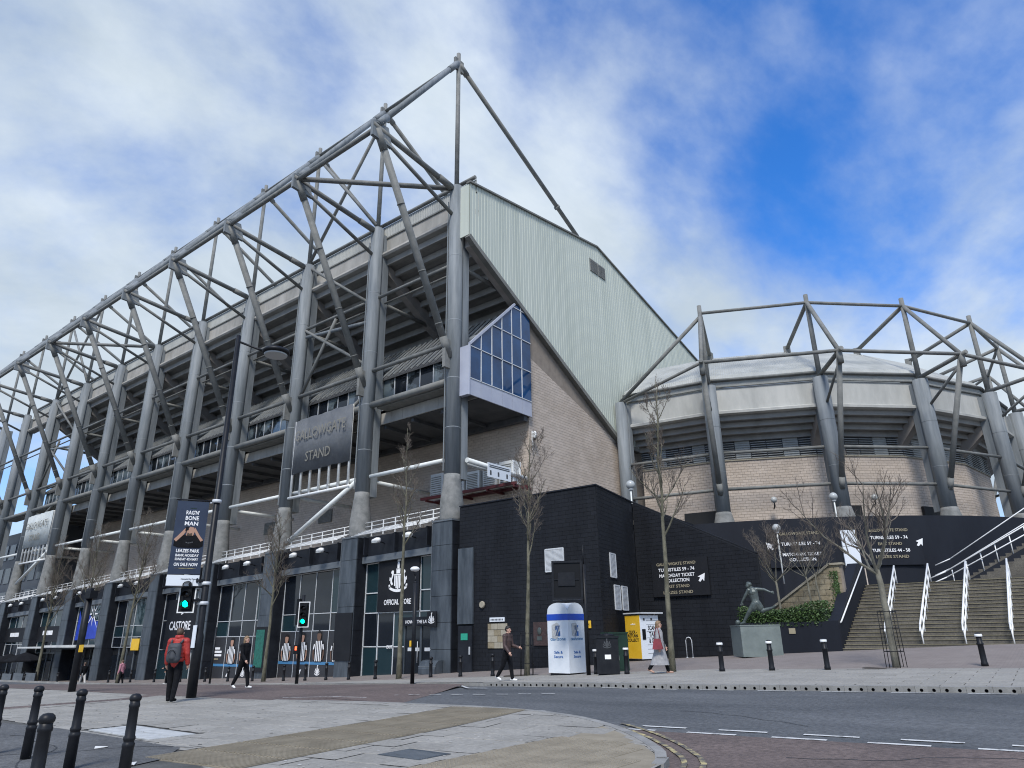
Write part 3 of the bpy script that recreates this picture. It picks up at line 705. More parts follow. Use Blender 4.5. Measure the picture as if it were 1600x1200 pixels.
# gable brick wall and long brick wall behind the columns
XB = -28.55
q = MB(); q.prism([(XB - .3, 38.05, 4), (XB - .3, 56, 4), (XB - .3, 56, 16.9), (XB - .3, 50.9, 16.9), (XB - .3, 38.05, 24.1)], (.27, 0, 0)); gw = pw('gable_wall', q, 'mortar')
brickwork(gw, [(38.0, 8.0), (51.2, 8.0), (51.2, 16.75), (50.9, 16.85), (38.0, 24.1)], lambda u, v: (XB - .03, u, v), (1, 0, 0), .45, .215, .02, .022, 'brick', 300, (38, 14))
q = MB(); q.box(XE, XB - .31, 38.06, 38.4, 4, 16.3); fw = pw('rear_wall', q, 'mortar')
brickwork(fw, [(XE, 7.2), (XB - .02, 7.2), (XB - .02, 16.3), (XE, 16.3)], lambda u, v: (u, 38.06, v), (0, -1, 0), .45, .215, .02, .022, 'brick', 300, (-31, 11))
for xx, z in ((-52.5, 11.2), (-61, 11.0), (-70, 10.6)):
    q = MB(); q.box(xx, xx + 1.9, 37.95, 38.02, z, z + 1.1); [q.box(xx + .05, xx + 1.85, 37.9, 37.95, z + .06 + k * .12, z + .1 + k * .12) for k in range(9)]; part('wall_vent', q, 'trim', fw)
# hanging concourse
q = MB(); q.box(XE, XG - .12, 32.5, 38.04, 16.32, 16.75); q.box(XE, XG - .2, 37.3, 37.7, 15.9, 16.31)
for xx in lin(-32, XE + 3, 24): q.box(xx - .12, xx + .12, 32.6, 38, 16.05, 16.31)
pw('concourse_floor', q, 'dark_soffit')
xx = XG - .3
while xx > XE:
    q = MB(); q.box(xx - 1.18, xx, 32.36, 32.46, 16.36, 17.2); pw('fascia_panel', q, 'concrete'); xx -= 1.2
for i in range(9):
    a, b_ = (CX[i] if i else XG - .35), CX[i + 1] if i < 8 else -104.5
    if i == 0: a = XG - .4
    n_ = max(2, round((a - b_) / 1.3)); us = lin(b_ + .1, a - .1, n_)
    gz_ = part('glazing', MB().box(b_ + .1, a - .1, 32.62, 32.66, 17.5, 19.95), 'interior', MS)
    pane_grid(gz_, [(b_ + .1, 17.5), (a - .1, 17.5), (a - .1, 19.95), (b_ + .1, 19.95)], lambda u, v: (u, 32.5, v), (0, -1, 0), us, [17.5, 19.95], ['glass_strip', 'glass_dark', 'glass_strip'], .03, jitter=.015)
q = MB(); q.prism([(XE, 32.3, 19.95), (XE, 36.2, 24.0), (XE, 36.2, 23.8), (XE, 32.3, 19.8)], (XG - XE - .35, 0, 0))
cr = pw('concourse_roof', q, 'dark_soffit'); q = MB(); xx = XG - .5
while xx > XE: q.bar((xx, 32.25, 20.03), (xx, 36.15, 24.08), .06, .1); xx -= .62
part('roof_rib', q, 'louvre', cr)
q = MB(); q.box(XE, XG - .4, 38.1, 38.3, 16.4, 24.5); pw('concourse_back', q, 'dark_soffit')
eb = part('end_bay', MB().prism([(XG - .14, 31.3, 17.4), (XG - .14, 38.05, 17.4), (XG - .14, 38.05, 24.2), (XG - .14, 36.75, 24.85), (XG - .14, 35.9, 24.3), (XG - .14, 31.3, 19.72)], (-.1, 0, 0)), 'interior', MS)
cv = [(31.32, 17.42), (38.02, 17.42), (38.02, 24.05), (36.75, 24.75), (35.9, 24.25), (31.32, 19.7)]
pane_grid(eb, cv, lambda u, v: (XG - .04, u, v), (1, 0, 0), lin(31.32, 38.02, 6), [17.42, 19.7, 22.0, 24.3, 26], 'glass_blue', .03, jitter=.02)
for a, b_ in zip(lin(31.32, 38.02, 6), lin(31.32, 38.02, 6)[1:]):
    part('spandrel_panel', MB().box(XG - .12, XG - .03, a + .012, b_ - .012, 16.28, 17.38), 'panel_lilac', eb)
q = MB(); q.bar((XG - .03, 31.25, 19.8), (XG - .03, 36.2, 24.6), .14, .16); q.box(XG - .1, XG + .03, 31.22, 31.31, 16.25, 19.85); q.box(XG - 1.2, XG - .13, 31.25, 31.6, 16.3, 19.75)
part('bay_frame', q, 'panel_lilac', eb)
# ------------------------------------------------------------------ podium with shop fronts (part of the main stand)
def crest(b, org, xd, up, w, m=0, ex=.012):
    """round-ended crest: shield with stripes, two sea horses, castle with a flag and a ribbon"""
    o0 = V(org); xd = V(xd); up = V(up); nr = xd.cross(up)
    def poly(pts): b.prism([o0 + xd * (x * w) + up * (y * w) for x, y in pts], nr * ex, m)
    for i in range(5):                                   # striped shield
        x0 = -.2 + i * .085; bot = -.02 - .16 * (1 - abs((x0 + .03) / .2) ** 2)
        poly([(x0, bot), (x0 + .06, bot), (x0 + .06, .3), (x0, .3)])
    poly([(-.23, .31), (.23, .31), (.23, .35), (-.23, .35)])
    poly([(-.1, .37), (.1, .37), (.1, .5), (-.1, .5)])                       # castle
    for x in (-.1, -.03, .05): poly([(x, .5), (x + .045, .5), (x + .045, .55), (x, .55)])
    poly([(-.055, .56), (.05, .56), (.065, .7), (.03, .8), (-.04, .78), (-.06, .66)]); poly([(-.06, .8), (.14, .83), (.1, .88), (.15, .93), (-.06, .9)])
    for s_ in (-1, 1):                                   # sea horses
        pts = [(.26, .0), (.33, -.04), (.4, .04), (.41, .16), (.34, .27), (.33, .36), (.38, .4), (.36, .47), (.29, .5), (.24, .45), (.25, .34), (.29, .24), (.33, .15), (.32, .08)]
        k = [(s_ * x, y) for x, y in pts]; k = k if s_ > 0 else list(reversed(k))
        for i in range(1, 7):
            a, c_ = k[i - 1], k[i]; d_, e_ = k[-i], k[-i - 1]
            q = [a, c_, e_, d_]
            if area(q) > 1e-5: poly(q)
        poly([(s_ * .36, .2), (s_ * .45, .26), (s_ * .46, .12)])
    for i in range(10):                                  # ribbon
        t0 = -1 + i * .2; t1 = t0 + .185; f = lambda t: -.24 + .13 * t * t
        poly([(t0 * .47, f(t0) - .045), (t1 * .47, f(t1) - .045), (t1 * .47, f(t1) + .05), (t0 * .47, f(t0) + .05)])
    for s_ in (-1, 1): poly([(s_ * .47, -.16), (s_ * .5, -.02), (s_ * .43, .0), (s_ * .4, -.1)])
XD = (1, 0, 0); UP = (0, 0, 1)
def shirt_print(par, X, Z, h, dark, y=31.22):
    """flat print of a player in a striped shirt"""
    f = MB()
    P = lambda pts, m, dy=0: f.prism([(X + px * h * 1.3, y - dy, Z + pz * h) for px, pz in pts], (0, -.003, 0), m)
    P([(-.155, 0), (.155, 0), (.15, .3), (.2, .56), (.17, .66), (.07, .72), (-.07, .72), (-.17, .66), (-.2, .56), (-.15, .3)], 0)
    for k in range(4): x0 = -.13 + k * .075; P([(x0, 0.01), (x0 + .037, .01), (x0 + .037, .68), (x0, .68)], 1, .004)
    for s_ in (-1, 1): P([(s_ * .16, .56), (s_ * .205, .58), (s_ * .24, .4), (s_ * .2, .38)], 1, .004); P([(s_ * .2, .4), (s_ * .24, .4), (s_ * .245, .22), (s_ * .2, .04), (s_ * .165, .06), (s_ * .195, .24)], 2, .004)
    P([(-.045, .68), (.045, .68), (.08, .78), (.088, .88), (.06, .98), (0, 1.01), (-.06, .98), (-.088, .88), (-.08, .78)], 2, .006)
    P([(-.09, .9), (-.06, .93), (.06, .93), (.09, .9), (.07, 1.0), (0, 1.04), (-.07, 1.0)], 3, .008)
    part('player_print', f, ['print_black', 'white_text', 'skin_print_dark' if dark else 'skin_print', 'hair_black'], par)
for i in range(10):
    X = CX[i]; pt = PT(X); g0 = gz(X, 30.6) - .1
    b = MB(); b.box(X - .78, X + .78, 30.44, 31.9, g0, pt - .04); pr = pw('pier', b, 'fascia')
    k = 6; hh = (pt - g0) / k
    for r in range(k):
        part('pier_panel', MB().box(X - .8, X + .8, 30.4, 30.48, g0 + r * hh + .012, g0 + (r + 1) * hh - .012), 'pier', pr)
        part('pier_panel', MB().box(X + .781, X + .82, 30.49, 31.85, g0 + r * hh + .012, g0 + (r + 1) * hh - .012), 'fascia', pr)
    part('pier_trim', MB().box(X - .84, X - .8, 30.37, 30.44, g0 + 3.6, pt - .1).box(X - .84, X + .84, 30.35, 31.9, pt - .05, pt + .05), 'fascia_band', pr)
rnd = random.Random(3)
for i in range(9):
    a, b_ = CX[i] - .84, CX[i + 1] + .84; xm = (a + b_) / 2; W_ = a - b_
    sh = lambda X: PT(X)
    def slab(y0, y1, t0, t1, m, nm):       # sloping horizontal member
        q = MB(); q.hexa([(b_, y0, PT(b_) + t0), (a, y0, PT(a) + t0), (a, y1, PT(a) + t0), (b_, y1, PT(b_) + t0), (b_, y0, PT(b_) + t1), (a, y0, PT(a) + t1), (a, y1, PT(a) + t1), (b_, y1, PT(b_) + t1)]); return pw(nm, q, m)
    fc = slab(30.95, 31.6, -1.35, -.08, 'fascia', 'fascia')
    for k in range(3):
        xx = b_ + W_ * (.06 + .42 * k); part('fin', MB().box(xx - .06, xx + .06, 30.6, 30.95, PT(xx) - 1.25, PT(xx) - .1), 'fascia', fc)
    slab(30.88, 31.6, -1.78, -1.36, 'fascia_band', 'fascia_band')
    slab(31.4, 38.05, -.1, .0, 'concrete', 'podium_roof')
    q = MB()
    for yy, dz in ((31.05, .95), (31.05, .68)): q.tube((b_ - .1, yy, PT(b_) + dz), (a + .1, yy, PT(a) + dz), .03, n=6)
    for k in range(5):
        yy = 31.0 - k * .27; dz = .42 - k * .12; q.tube((b_ - .1, yy, PT(b_) + dz), (a + .1, yy, PT(a) + dz), .028, n=6)
    for k in range(6):
        xx = b_ + W_ * (k + .5) / 6; z = PT(xx); q.bar((xx, 31.05, z), (xx, 31.05, z + .97), .06, .05); q.bar((xx, 31.03, z + .42), (xx, 29.9, z - .06), .05, .05)
    pw('walkway_rail', q, 'white_paint')
    # back of the bay
    g0 = min(gz(a, 31.4), gz(b_, 31.4)) - .1; gt = PT(xm) - 1.85
    tp = lambda x: PT(x) - 1.8
    if i in (5,):           # open entrance with canopy
        zb = g0 + 3.3
    elif i in (4, 6, 7): zb = g0 + 3.1
    else: zb = g0 + .02
    bay = part('shop_front', MB().box(b_, a, 31.55, 31.7, g0, PT(xm) - 1.2), 'interior', MS)
    slab(31.28, 31.4, -1.82, -1.77, 'white_paint', 'sill_line')
    cvx = [(b_, zb), (a, zb), (a, tp(a)), (b_, tp(b_))]
    n_ = 4
    us = lin(b_, a, n_)
    to3 = lambda u, v: (u, 31.35, v)
    if i == 0:
        vs = [zb, 1.0, 3.05, 4.3, 7]; us = [b_, b_ + 1.4, b_ + 2.9, b_ + 5.2, a]
        pane_grid(bay, cvx, to3, (0, -1, 0), us, vs, ['glass_dark', 'glass_dark', 'glass_teal'], .03, jitter=.02)
    elif i in (1, 2):
        vs = [g0 + .02, g0 + 1.15, g0 + 3.3, g0 + 4.45, 8]
        pane_grid(bay, cvx, to3, (0, -1, 0), us, vs, ['glass_dark', 'glass_teal', 'glass_dark'], .022, jitter=.02)
        pb = part('window_poster', MB().box(b_ + .03, a - .03, 31.29, 31.3, g0 + .1, g0 + 3.27), 'print_charcoal', bay)
        part('poster_band', MB().box(b_ + .03, a - .03, 31.27, 31.285, g0 + 1.12, g0 + 1.3), 'poster_blue', pb)
        q = MB()
        for u in us[1:-1]: q.box(u - .018, u + .018, 31.24, 31.27, g0 + .1, g0 + 3.3)
        part('poster_joint', q, 'mullion', pb)
        wp = W_ / 4
        for k in range(4):
            if i == 2 and k == 0:
                for r, (wd, hh) in enumerate(((.7, .16), (1.0, .16), (1.0, .16), (.6, .09))): part('lettering', MB().box(b_ + .25, b_ + .25 + wd, 31.27, 31.285, g0 + 2.35 - r * .25, g0 + 2.35 - r * .25 + hh), 'white_text' if r < 3 else 'gold_text', pb)
                continue
            shirt_print(pb, b_ + wp * (k + .5), g0 + 1.32, 1.85 + .1 * ((k * 7) % 3 - 1), k in (2, 3) and i == 1)
        q = MB()
        crest(q, (b_ + W_ * .62, 31.28, g0 + .6), XD, UP, .55); part('emblem', q, 'white_text', pb)
        q = MB(); q.prism([(b_ + W_ * .3, 31.28, g0 + .4), (b_ + W_ * .35, 31.28, g0 + .4), (b_ + W_ * .38, 31.28, g0 + .8), (b_ + W_ * .34, 31.28, g0 + .75)], (0, -.01, 0)); part('emblem', q, 'white_text', pb)
    elif i == 3:
        vs = [zb, g0 + 2.6, g0 + 5, 9]
        pane_grid(bay, cvx, to3, (0, -1, 0), us, vs, ['glass_dark', 'glass_teal'], .022, jitter=.02)
    else:
        vs = [zb, zb + 1.2, zb + 2.6, 9] if i != 4 else [zb, zb + .9, zb + 1.9, 9]
        pane_grid(bay, cvx, to3, (0, -1, 0), us, vs, ['glass_teal', 'glass_dark', 'glass_teal'], .022, jitter=.02)
        q = MB()
        for u in lin(b_, a, 5)[1:-1]: q.box(u - .05, u + .05, 31.38, 31.5, g0, zb)
        part('door_post', q, 'fascia_band', bay)
        for u0, u1 in zip(lin(b_, a, 5), lin(b_, a, 5)[1:]): part('door_leaf', MB().box(u0 + .08, u1 - .08, 31.44, 31.48, g0 + .05, g0 + 2.4), 'glass_dark', bay)
    if i < 8:
        for k in range(2):
            xx = b_ + W_ * (.3 + .42 * k); z = PT(xx) - .55
            q = thing('floodlight', 'white floodlight on an arm from the black fascia, %s counted from the corner pier' % ORD[i * 2 + (1 - k)], 'floodlight', (xx, 30.9, z), 0, 'floodlights along the fascia')
            bb = MB(); bb.tube((0, .02, -.1), (0, -.6, .0), .035, n=6); local('arm', bb, 'black_metal', q)
            bb = MB(); bb.ptube([(-.42, -.72, -.02), (-.3, -.72, .0), (.1, -.74, .03), (.34, -.74, .02), (.42, -.74, 0)], [.05, .12, .17, .15, .05], 10)
            hd = local('lamp_head', bb, 'white_paint', q); local('lens', MB().box(-.25, .28, -.88, -.62, -.15, -.1), 'lamp_glass', hd)
# shop sign of the corner bay
b_, a = CX[1] + .84, CX[0] - .84; W_ = a - b_
sg = thing('shop_sign', 'large black shop sign with white crest above the glass doors of the corner bay', 'sign', (b_ + 3.3, 31.2, 3.1))
part('panel', MB().box(b_ + 1.4, b_ + 5.2, 31.16, 31.24, 3.1, 6.4), 'print_black', sg)
q = MB(); crest(q, (b_ + 3.3, 31.155, 4.75), XD, UP, 1.75); part('crest', q, 'white_text', sg)
text('OFFICIAL STORE', .46, (b_ + 3.3, 31.15, 3.5), XD, UP, sg, bold=.012, width=2.5)
text('HOWAY THE LADS', .27, (b_ + 5.35, 31.0, 2.33), XD, UP, sg, bold=.012, width=2.1)
part('door_header', MB().box(b_ + 3.6, a, 31.02, 31.3, 2.2, 2.7), 'fascia', sg)
text('EXIT', .26, (b_ + 2.7, 31.2, .9), XD, UP, sg, bold=.012)
bay0 = bpy.data.objects['shop_front']
for x0, x1 in ((b_ + 4.1, b_ + 5.5), (b_ + 5.55, b_ + 6.95)):
    dr = part('door', MB().box(x0 + .03, x1 - .03, 31.2, 31.26, gz(-33, 31) - .05, 2.18), 'glass_dark', bay0)
    part('door_frame', MB().box(x0 - .02, x0 + .05, 31.14, 31.26, -.6, 2.2).box(x1 - .05, x1 + .02, 31.14, 31.26, -.6, 2.2), 'pier', dr)
    part('handle', MB().tube((x1 - .2, 31.1, .1), (x1 - .2, 31.1, 1.3), .025).box(x0 + .3, x1 - .1, 31.16, 31.19, .75, .95), 'mullion', dr)
# small crest sign, poster boxes and wall things on the piers
def wall_sign(name, label, x0, x1, y, z0, z1, m='print_black', th=.06):
    s_ = thing(name, label, 'sign', ((x0 + x1) / 2, y, z0)); part('panel', MB().box(x0, x1, y - th, y, z0, z1), m, s_); return s_
s_ = wall_sign('crest_sign', 'small square black sign with white crest on the corner pier', -30.55, -29.8, 30.3, 2.1, 2.95); q = MB(); crest(q, (-30.17, 30.235, 2.42), XD, UP, .5); part('crest', q, 'white_text', s_)
s_ = wall_sign('poster_case', 'dark poster case with a green picture on the third pier', CX[2] - .85, CX[2] + .85, 30.38, .1 - .75, 2.75 - .35); part('picture', MB().box(CX[2] - .75, CX[2] + .3, 30.3, 30.315, -.35, 2.2), 'green_poster', s_)
wall_sign('poster_case', 'plain black poster case on the second pier beside the shop entrance', CX[1] - .9, CX[1] + .82, 30.38, .2, 3.1)
b4, a4 = CX[4] + .84, CX[3] - .84
s_ = thing('shop_sign', 'black shop sign reading CASTORE behind the traffic light', 'sign', (-61, 31.2, 1.5)); part('panel', MB().box(b4 + 1.0, a4 - 1.5, 31.15, 31.25, .8, 4.9), 'print_black', s_)
text('CASTORE', 1.0, ((b4 + a4) / 2 - .3, 31.14, 2.4), XD, UP, s_, bold=.014, width=3.6); text('STORE', .7, ((b4 + a4) / 2 + .1, 31.14, 1.2), XD, UP, s_, m='print_grey', bold=.01, width=1.9)
q = MB(); c0 = V(((b4 + a4) / 2, 31.14, 3.6)); [q.prism([c0 + V((-.3 + k * .1, 0, k * .25)), c0 + V((.5 + k * .2, 0, .28 + k * .25)), c0 + V((.55 + k * .2, 0, .45 + k * .25)), c0 + V((-.25 + k * .1, 0, .18 + k * .25))], (0, -.01, 0)) for k in range(3)]; part('emblem', q, 'white_text', s_)
b5, a5 = CX[5] + .84, CX[4] - .84
s_ = wall_sign('yellow_sign', 'small yellow sign above the dark doorway behind the red-jacketed man', a5 - 3.4, a5 - 1.9, 31.2, .75, 1.75, 'yellow')
b6, a6 = CX[6] + .84, CX[5] - .84
s_ = thing('window_print', 'bright blue window print with a white star above the entrance canopy', 'sign', ((a6 + b6) / 2, 31.2, 2.2))
part('blue_panel', MB().prism([(b6 + .6, 31.22, 1.7), (a6 - .3, 31.22, 1.9), (a6 - .5, 31.22, 4.0), (a6 - 2.4, 31.22, 3.4), (b6 + 3, 31.22, 4.2), (b6 + 1.8, 31.22, 3.2), (b6 + .7, 31.22, 4.6)], (0, -.02, 0)), 'blue_print', s_)
q = MB(); cx_, cz_ = (a6 + b6) / 2 + .3, 4.2
for k in range(8):
    an = k * math.pi / 4; q.prism([(cx_ + math.cos(an - .22) * .4, 31.195, cz_ + math.sin(an - .22) * .4), (cx_ + math.cos(an) * (1.9 if k % 2 else 1.2), 31.195, cz_ + math.sin(an) * (1.9 if k % 2 else 1.2)), (cx_ + math.cos(an + .22) * .4, 31.195, cz_ + math.sin(an + .22) * .4)], (0, -.01, 0))
part('star', q, 'white_text', s_)
q = MB(); q.box(b6 - .3, a6 + .2, 28.6, 31.3, 1.05, 1.25); q.box(CX[7] + 1, b6, 29.4, 31.3, .95, 1.1); cn = pw('entrance_canopy', q, 'ac_white'); part('canopy_underside', MB().box(b6 - .2, a6 + .1, 28.7, 31.2, .9, 1.04), 'fascia', cn)
for i, nm in ((6, 'first'), (7, 'second')):
    bb, aa = CX[i + 1] + .84, CX[i] - .84
    s_ = thing('bar_sign', 'black sign band with small white lettering, %s beyond the entrance canopy' % nm, 'sign', ((aa + bb) / 2, 31.2, .9)); part('panel', MB().box(bb, aa, 31.15, 31.25, 1.6, 3.2), 'print_black', s_)
    q = MB(); x = bb + 1.6
    for wd in (.35, .3, .3, .35, .15, .3, .4, .35, .3): q.box(x, x + wd - .08, 31.13, 31.15, 2.3 - (i % 2) * .1, 2.75 - (i % 2) * .1); x += wd
    part('lettering', q, 'white_text', s_)
# dark parasols and planters of the pavement bar
for k, xx in enumerate((-87, -91.5, -96)):
    g0 = gz(xx, 28) + .1; pz = thing('parasol', 'dark closed-slope parasol over the pavement bar, %s from the canopy' % ORD[k], 'parasol', (xx, 28.3, g0), 0, 'parasols of the pavement bar')
    local('pole', MB().tube((0, 0, 0), (0, 0, 2.9), .04), 'black_metal', pz); local('canopy', MB().lathe([(1.9, 2.1), (1.88, 2.2), (1.0, 2.62), (.05, 2.95)], n=8, smooth=False), 'black_cloth', pz); local('base', MB().lathe([(.4, 0), (.4, .1), (.1, .14)], n=12), 'black_metal', pz)
for k in range(7):
    xx = -80 - k * 3.1; g0 = gz(xx, 26.8) + .1
    pz = thing('bar_screen', 'dark low windbreak screen of the pavement bar, %s from the canopy' % ORD[k], 'screen', (xx, 26.8, g0), 0, 'windbreaks of the pavement bar')
    local('panel', MB().box(-1.3, 1.3, -.03, .03, .15, 1.0), 'fascia_band', pz); [local('leg', MB().box(x - .04, x + .04, -.05, .05, 0, 1.15), 'black_metal', pz) for x in (-1.35, 1.35)]

# banners between the columns
def col_banner(k, label, z0, z1, m, tm, bars):
    x1, x0 = CX[k] - 1.2, CX[k + 1] + .75; s_ = thing('stand_banner', label, 'banner', ((x0 + x1) / 2, 30.9, z0))
    us = lin(x0, x1, 72); q = MB()
    f = lambda i: 30.78 + .045 * math.sin(i * .436) + .05 * math.sin(i * .19 + 1)
    for i in range(72): q.hexa([(us[i], f(i), z0), (us[i + 1], f(i + 1), z0), (us[i + 1], f(i + 1) + .03, z0), (us[i], f(i) + .03, z0), (us[i], f(i), z1), (us[i + 1], f(i + 1), z1), (us[i + 1], f(i + 1) + .03, z1), (us[i], f(i) + .03, z1)])
    q.s = [True] * len(q.s); part('cloth', q, m, s_)
    text('GALLOWGATE', 1.15, ((x0 + x1) / 2, 30.62, z1 - 1.75), XD, UP, s_, m=tm, bold=.0, width=(x1 - x0) * .86)
    text('STAND', 1.1, ((x0 + x1) / 2, 30.62, z0 + .75), XD, UP, s_, m=tm, width=(x1 - x0) * .42)
    fr = MB(); fr.tube((x0 - .1, 30.95, z0 - 1.8), (x1 + .1, 30.95, z0 - 1.8), .11, n=8)
    part('frame', fr, 'white_paint', s_)
    for i in range(bars): xx = x0 + .15 + (x1 - x0 - .3) * i / (bars - 1); part('bar', MB().tube((xx, 30.95, z0 - 1.75), (xx, 30.95, z1), .1, n=8), 'white_paint', s_)
col_banner(1, 'dark grey banner reading GALLOWGATE STAND between the second and third columns', 13.6, 17.95, 'banner_grey', 'faint_text', 7)
col_banner(7, 'pale weathered banner on white bars between far columns at the left', 12.6, 16.6, 'banner_pale', 'faint_text', 8)
# air conditioning units on a red beam, sign on the pipe, CCTV
q = MB(); q.box(-37.5, -28.4, 36.1, 36.3, 11.15, 11.35); q.box(-37.5, -28.4, 37.6, 37.8, 11.15, 11.35); [q.box(x, x + .12, 36.1, 38.0, 11.0, 11.15) for x in (-37, -34, -31, -28.6)]
part('plant_shelf', q, 'red_steel', MS)
for k, (xx, hh) in enumerate(((-29.5, 1.6), (-31.0, 1.6), (-32.6, 1.35), (-34.1, 1.35), (-36.2, 1.7))):
    u = thing('air_conditioner', 'pale boxy air-conditioning unit on the red shelf, %s from the brick corner' % ORD[k], 'air conditioner', (xx, 36.9, 11.36), 0, 'air conditioners on the shelf')
    local('case', MB().box(-.6, .6, -.45, .45, 0, hh), 'ac_white', u); g_ = MB()
    for r in range(9): g_.box(-.5, .5, -.48, -.455, .12 + r * (hh - .25) / 9, .17 + r * (hh - .25) / 9)
    local('grille', g_, 'trim', u); local('side_frame', MB().box(.601, .64, -.44, -.3, 0, hh).box(.601, .64, .3, .44, 0, hh), 'white_paint', u)
q = MB(); q.tube((-28.9, 31.8, 12.1), (-28.9, 38.6, 11.85), .17, n=10); pw('inward_pipe', q, 'pipe_white')
s_ = thing('pipe_sign', 'small white sign with dark figures hung on the white pipe beside the corner column', 'sign', (-28.72, 34, 11.3)); part('panel', MB().box(-28.72, -28.68, 33.6, 36.0, 11.3, 12.25), 'sign_white', s_)
q = MB(); [q.box(-28.68, -28.67, y, y + .16, 11.45, 11.75) for y in (33.8, 34.6, 35.5)]; q.box(-28.68, -28.67, 33.75, 35.85, 11.95, 12.02); q.box(-28.68, -28.67, 33.75, 35.85, 12.07, 12.13); part('lettering', q, 'print_grey', s_)
def cctv(label, loc):
    u = thing('cctv_camera', label, 'camera', loc); local('housing', MB().lathe([(.06, -.1), (.13, 0), (.13, .35), (.07, .45)]), 'white_paint', u); local('bracket', MB().box(-.25, 0, -.04, .04, .3, .4).box(-.25, -.2, -.05, .05, -.9, .5), 'white_paint', u); local('lens', MB().ball((0, 0, -.12), .11), 'black_plastic', u)
cctv('white dome camera on the corner of the brick gable wall', (-28.2, 38.2, 14.8))

# ------------------------------------------------------------------ black walls of the podium
ZT = 8.88
BW = thing('black_wall', 'black painted block wall with bevelled corner beside the shops', 'wall', (-23, 30.7, -.3))
part('wall_core', MB().prism([(-28.4, 30.66, -1), (-18.8, 30.66, -1), (-19.92, 36.5, -1), (-28.4, 36.5, -1)], (0, 0, ZT + 1 - .05)), 'black_mortar', BW)
brickwork(BW, [(-28.38, -.6), (-18.79, -.6), (-18.79, ZT), (-28.38, ZT)], lambda u, v: (u, 30.655, v), (0, -1, 0), .45, .215, .011, .02, 'black_brick', 300, (-22, 3))
dB = V((-19.92 + 18.76, 36.5 - 30.62, 0)); LB = dB.length; dB /= LB; nB = V((dB.y, -dB.x, 0))
brickwork(BW, [(0.02, -.3), (LB, -.3), (LB, ZT), (0.02, ZT)], lambda u, v: V((-18.785, 30.64, 0)) + dB * u + V((0, 0, v)), nB, .45, .215, .011, .02, 'black_brick', 0, (0, 0))
part('coping', MB().prism([(-28.4, 30.58, ZT), (-18.72, 30.58, ZT), (-19.88, 36.6, ZT), (-28.4, 36.6, ZT)], (0, 0, .07)), 'black_paint', BW)
part('return_panel', MB().box(-28.36, -27.2, 30.5, 30.62, 2.2, 6.4), 'pier', BW)
dr = part('door', MB().box(-28.3, -27.25, 30.5, 30.61, -.5, 2.1), 'fascia', BW); part('handle', MB().box(-27.42, -27.36, 30.44, 30.5, .6, 1.0), 'mullion', dr); part('door_sign', MB().box(-28.05, -27.55, 30.47, 30.5, 1.35, 1.7), 'sign_green', dr)
def vent(org, u, w_, h_):
    q = MB(); u = V(u).normalized(); n_ = V((u.y, -u.x, 0)); o0 = V(org)
    for k in range(int(h_ / .06)): z = V((0, 0, .03 + k * .06)); q.bar(o0 + u * .03 + z + n_ * .03, o0 + u * (w_ - .03) + z + n_ * .03, .03, .045)
    for s_ in (0, w_): q.bar(o0 + u * s_ + n_ * .03, o0 + u * s_ + n_ * .03 + V((0, 0, h_)), .05, .06)
    for z in (0, h_): q.bar(o0 + n_ * .03 + V((0, 0, z)), o0 + u * w_ + n_ * .03 + V((0, 0, z)), .05, .06)
    part('vent_grille', q, 'mullion', BW)
vent((-22.1, 30.62, 4.7), (1, 0, 0), 1.17, 1.15)
for dd, z in ((1.5, 4.35), (1.9, 2.75), (3.1, 2.75)): p = V((-18.785, 30.62, 0)) + dB * dd; vent((p.x + .02, p.y, z), dB, .85, 1.2)
tl = thing('stone_tile_plaque', 'pale stone tile plaque under a white name strip on the black wall', 'plaque', (-25.3, 30.6, 1.0))
for r in range(4):
    for c in range(3):
        off = .22 if r % 2 else 0; x0 = -26.15 + c * .46 - off * (c > 0); x1 = -26.15 + (c + 1) * .46 - (off if c < 2 else 0)
        part('tile', MB().box(x0 + .01, x1 - .01, 30.58, 30.62, .92 + r * .32, 1.22 + r * .32), 'sandstone' if (r + c) % 3 == 0 else 'coping', tl)
part('name_strip', MB().box(-26.0, -24.95, 30.57, 30.62, 2.28, 2.5), 'sign_white', tl); q = MB(); [q.box(-25.92 + k * .1, -25.86 + k * .1, 30.56, 30.57, 2.34, 2.43) for k in range(9)]; part('lettering', q, 'print_grey', tl)
pl = thing('bronze_plaque', 'dark bronze relief plaque on the black wall behind the slim tree', 'plaque', (-22.2, 30.6, 1.2)); part('panel', MB().box(-23.0, -21.5, 30.57, 30.62, 1.05, 2.2), 'plinth', pl) if False else part('panel', MB().box(-23.0, -21.5, 30.57, 30.62, 1.05, 2.2), 'brown_cloth', pl)
q = MB(); q.ball((-22.6, 30.56, 1.75), .14, 10, sq=(1, .25, 1.4)); q.ball((-21.95, 30.56, 1.7), .2, 10, sq=(1, .25, 1.2)); q.box(-22.75, -22.45, 30.55, 30.58, 1.3, 1.5); part('relief', q, 'bronze', pl)
al = thing('alarm_box', 'round cream alarm box on the black wall by the side door', 'alarm', (-26.5, 30.6, 3)); part('case', MB().lathe([(.2, -.06), (.2, .0), (.16, .06)], n=8), 'coping', al, (0, 0, 0)); al.rotation_euler = (math.pi / 2, 0, 0); al.location = (-26.55, 30.56, 3.2)
hy = thing('hydrant_sign', 'small square yellow plate on the black wall above the bin', 'sign', (-19.6, 30.6, 2)); part('panel', MB().box(-19.75, -19.45, 30.58, 30.62, 1.85, 2.2), 'yellow', hy); text('H', .22, (-19.6, 30.575, 1.94), XD, UP, hy, 'print_black')
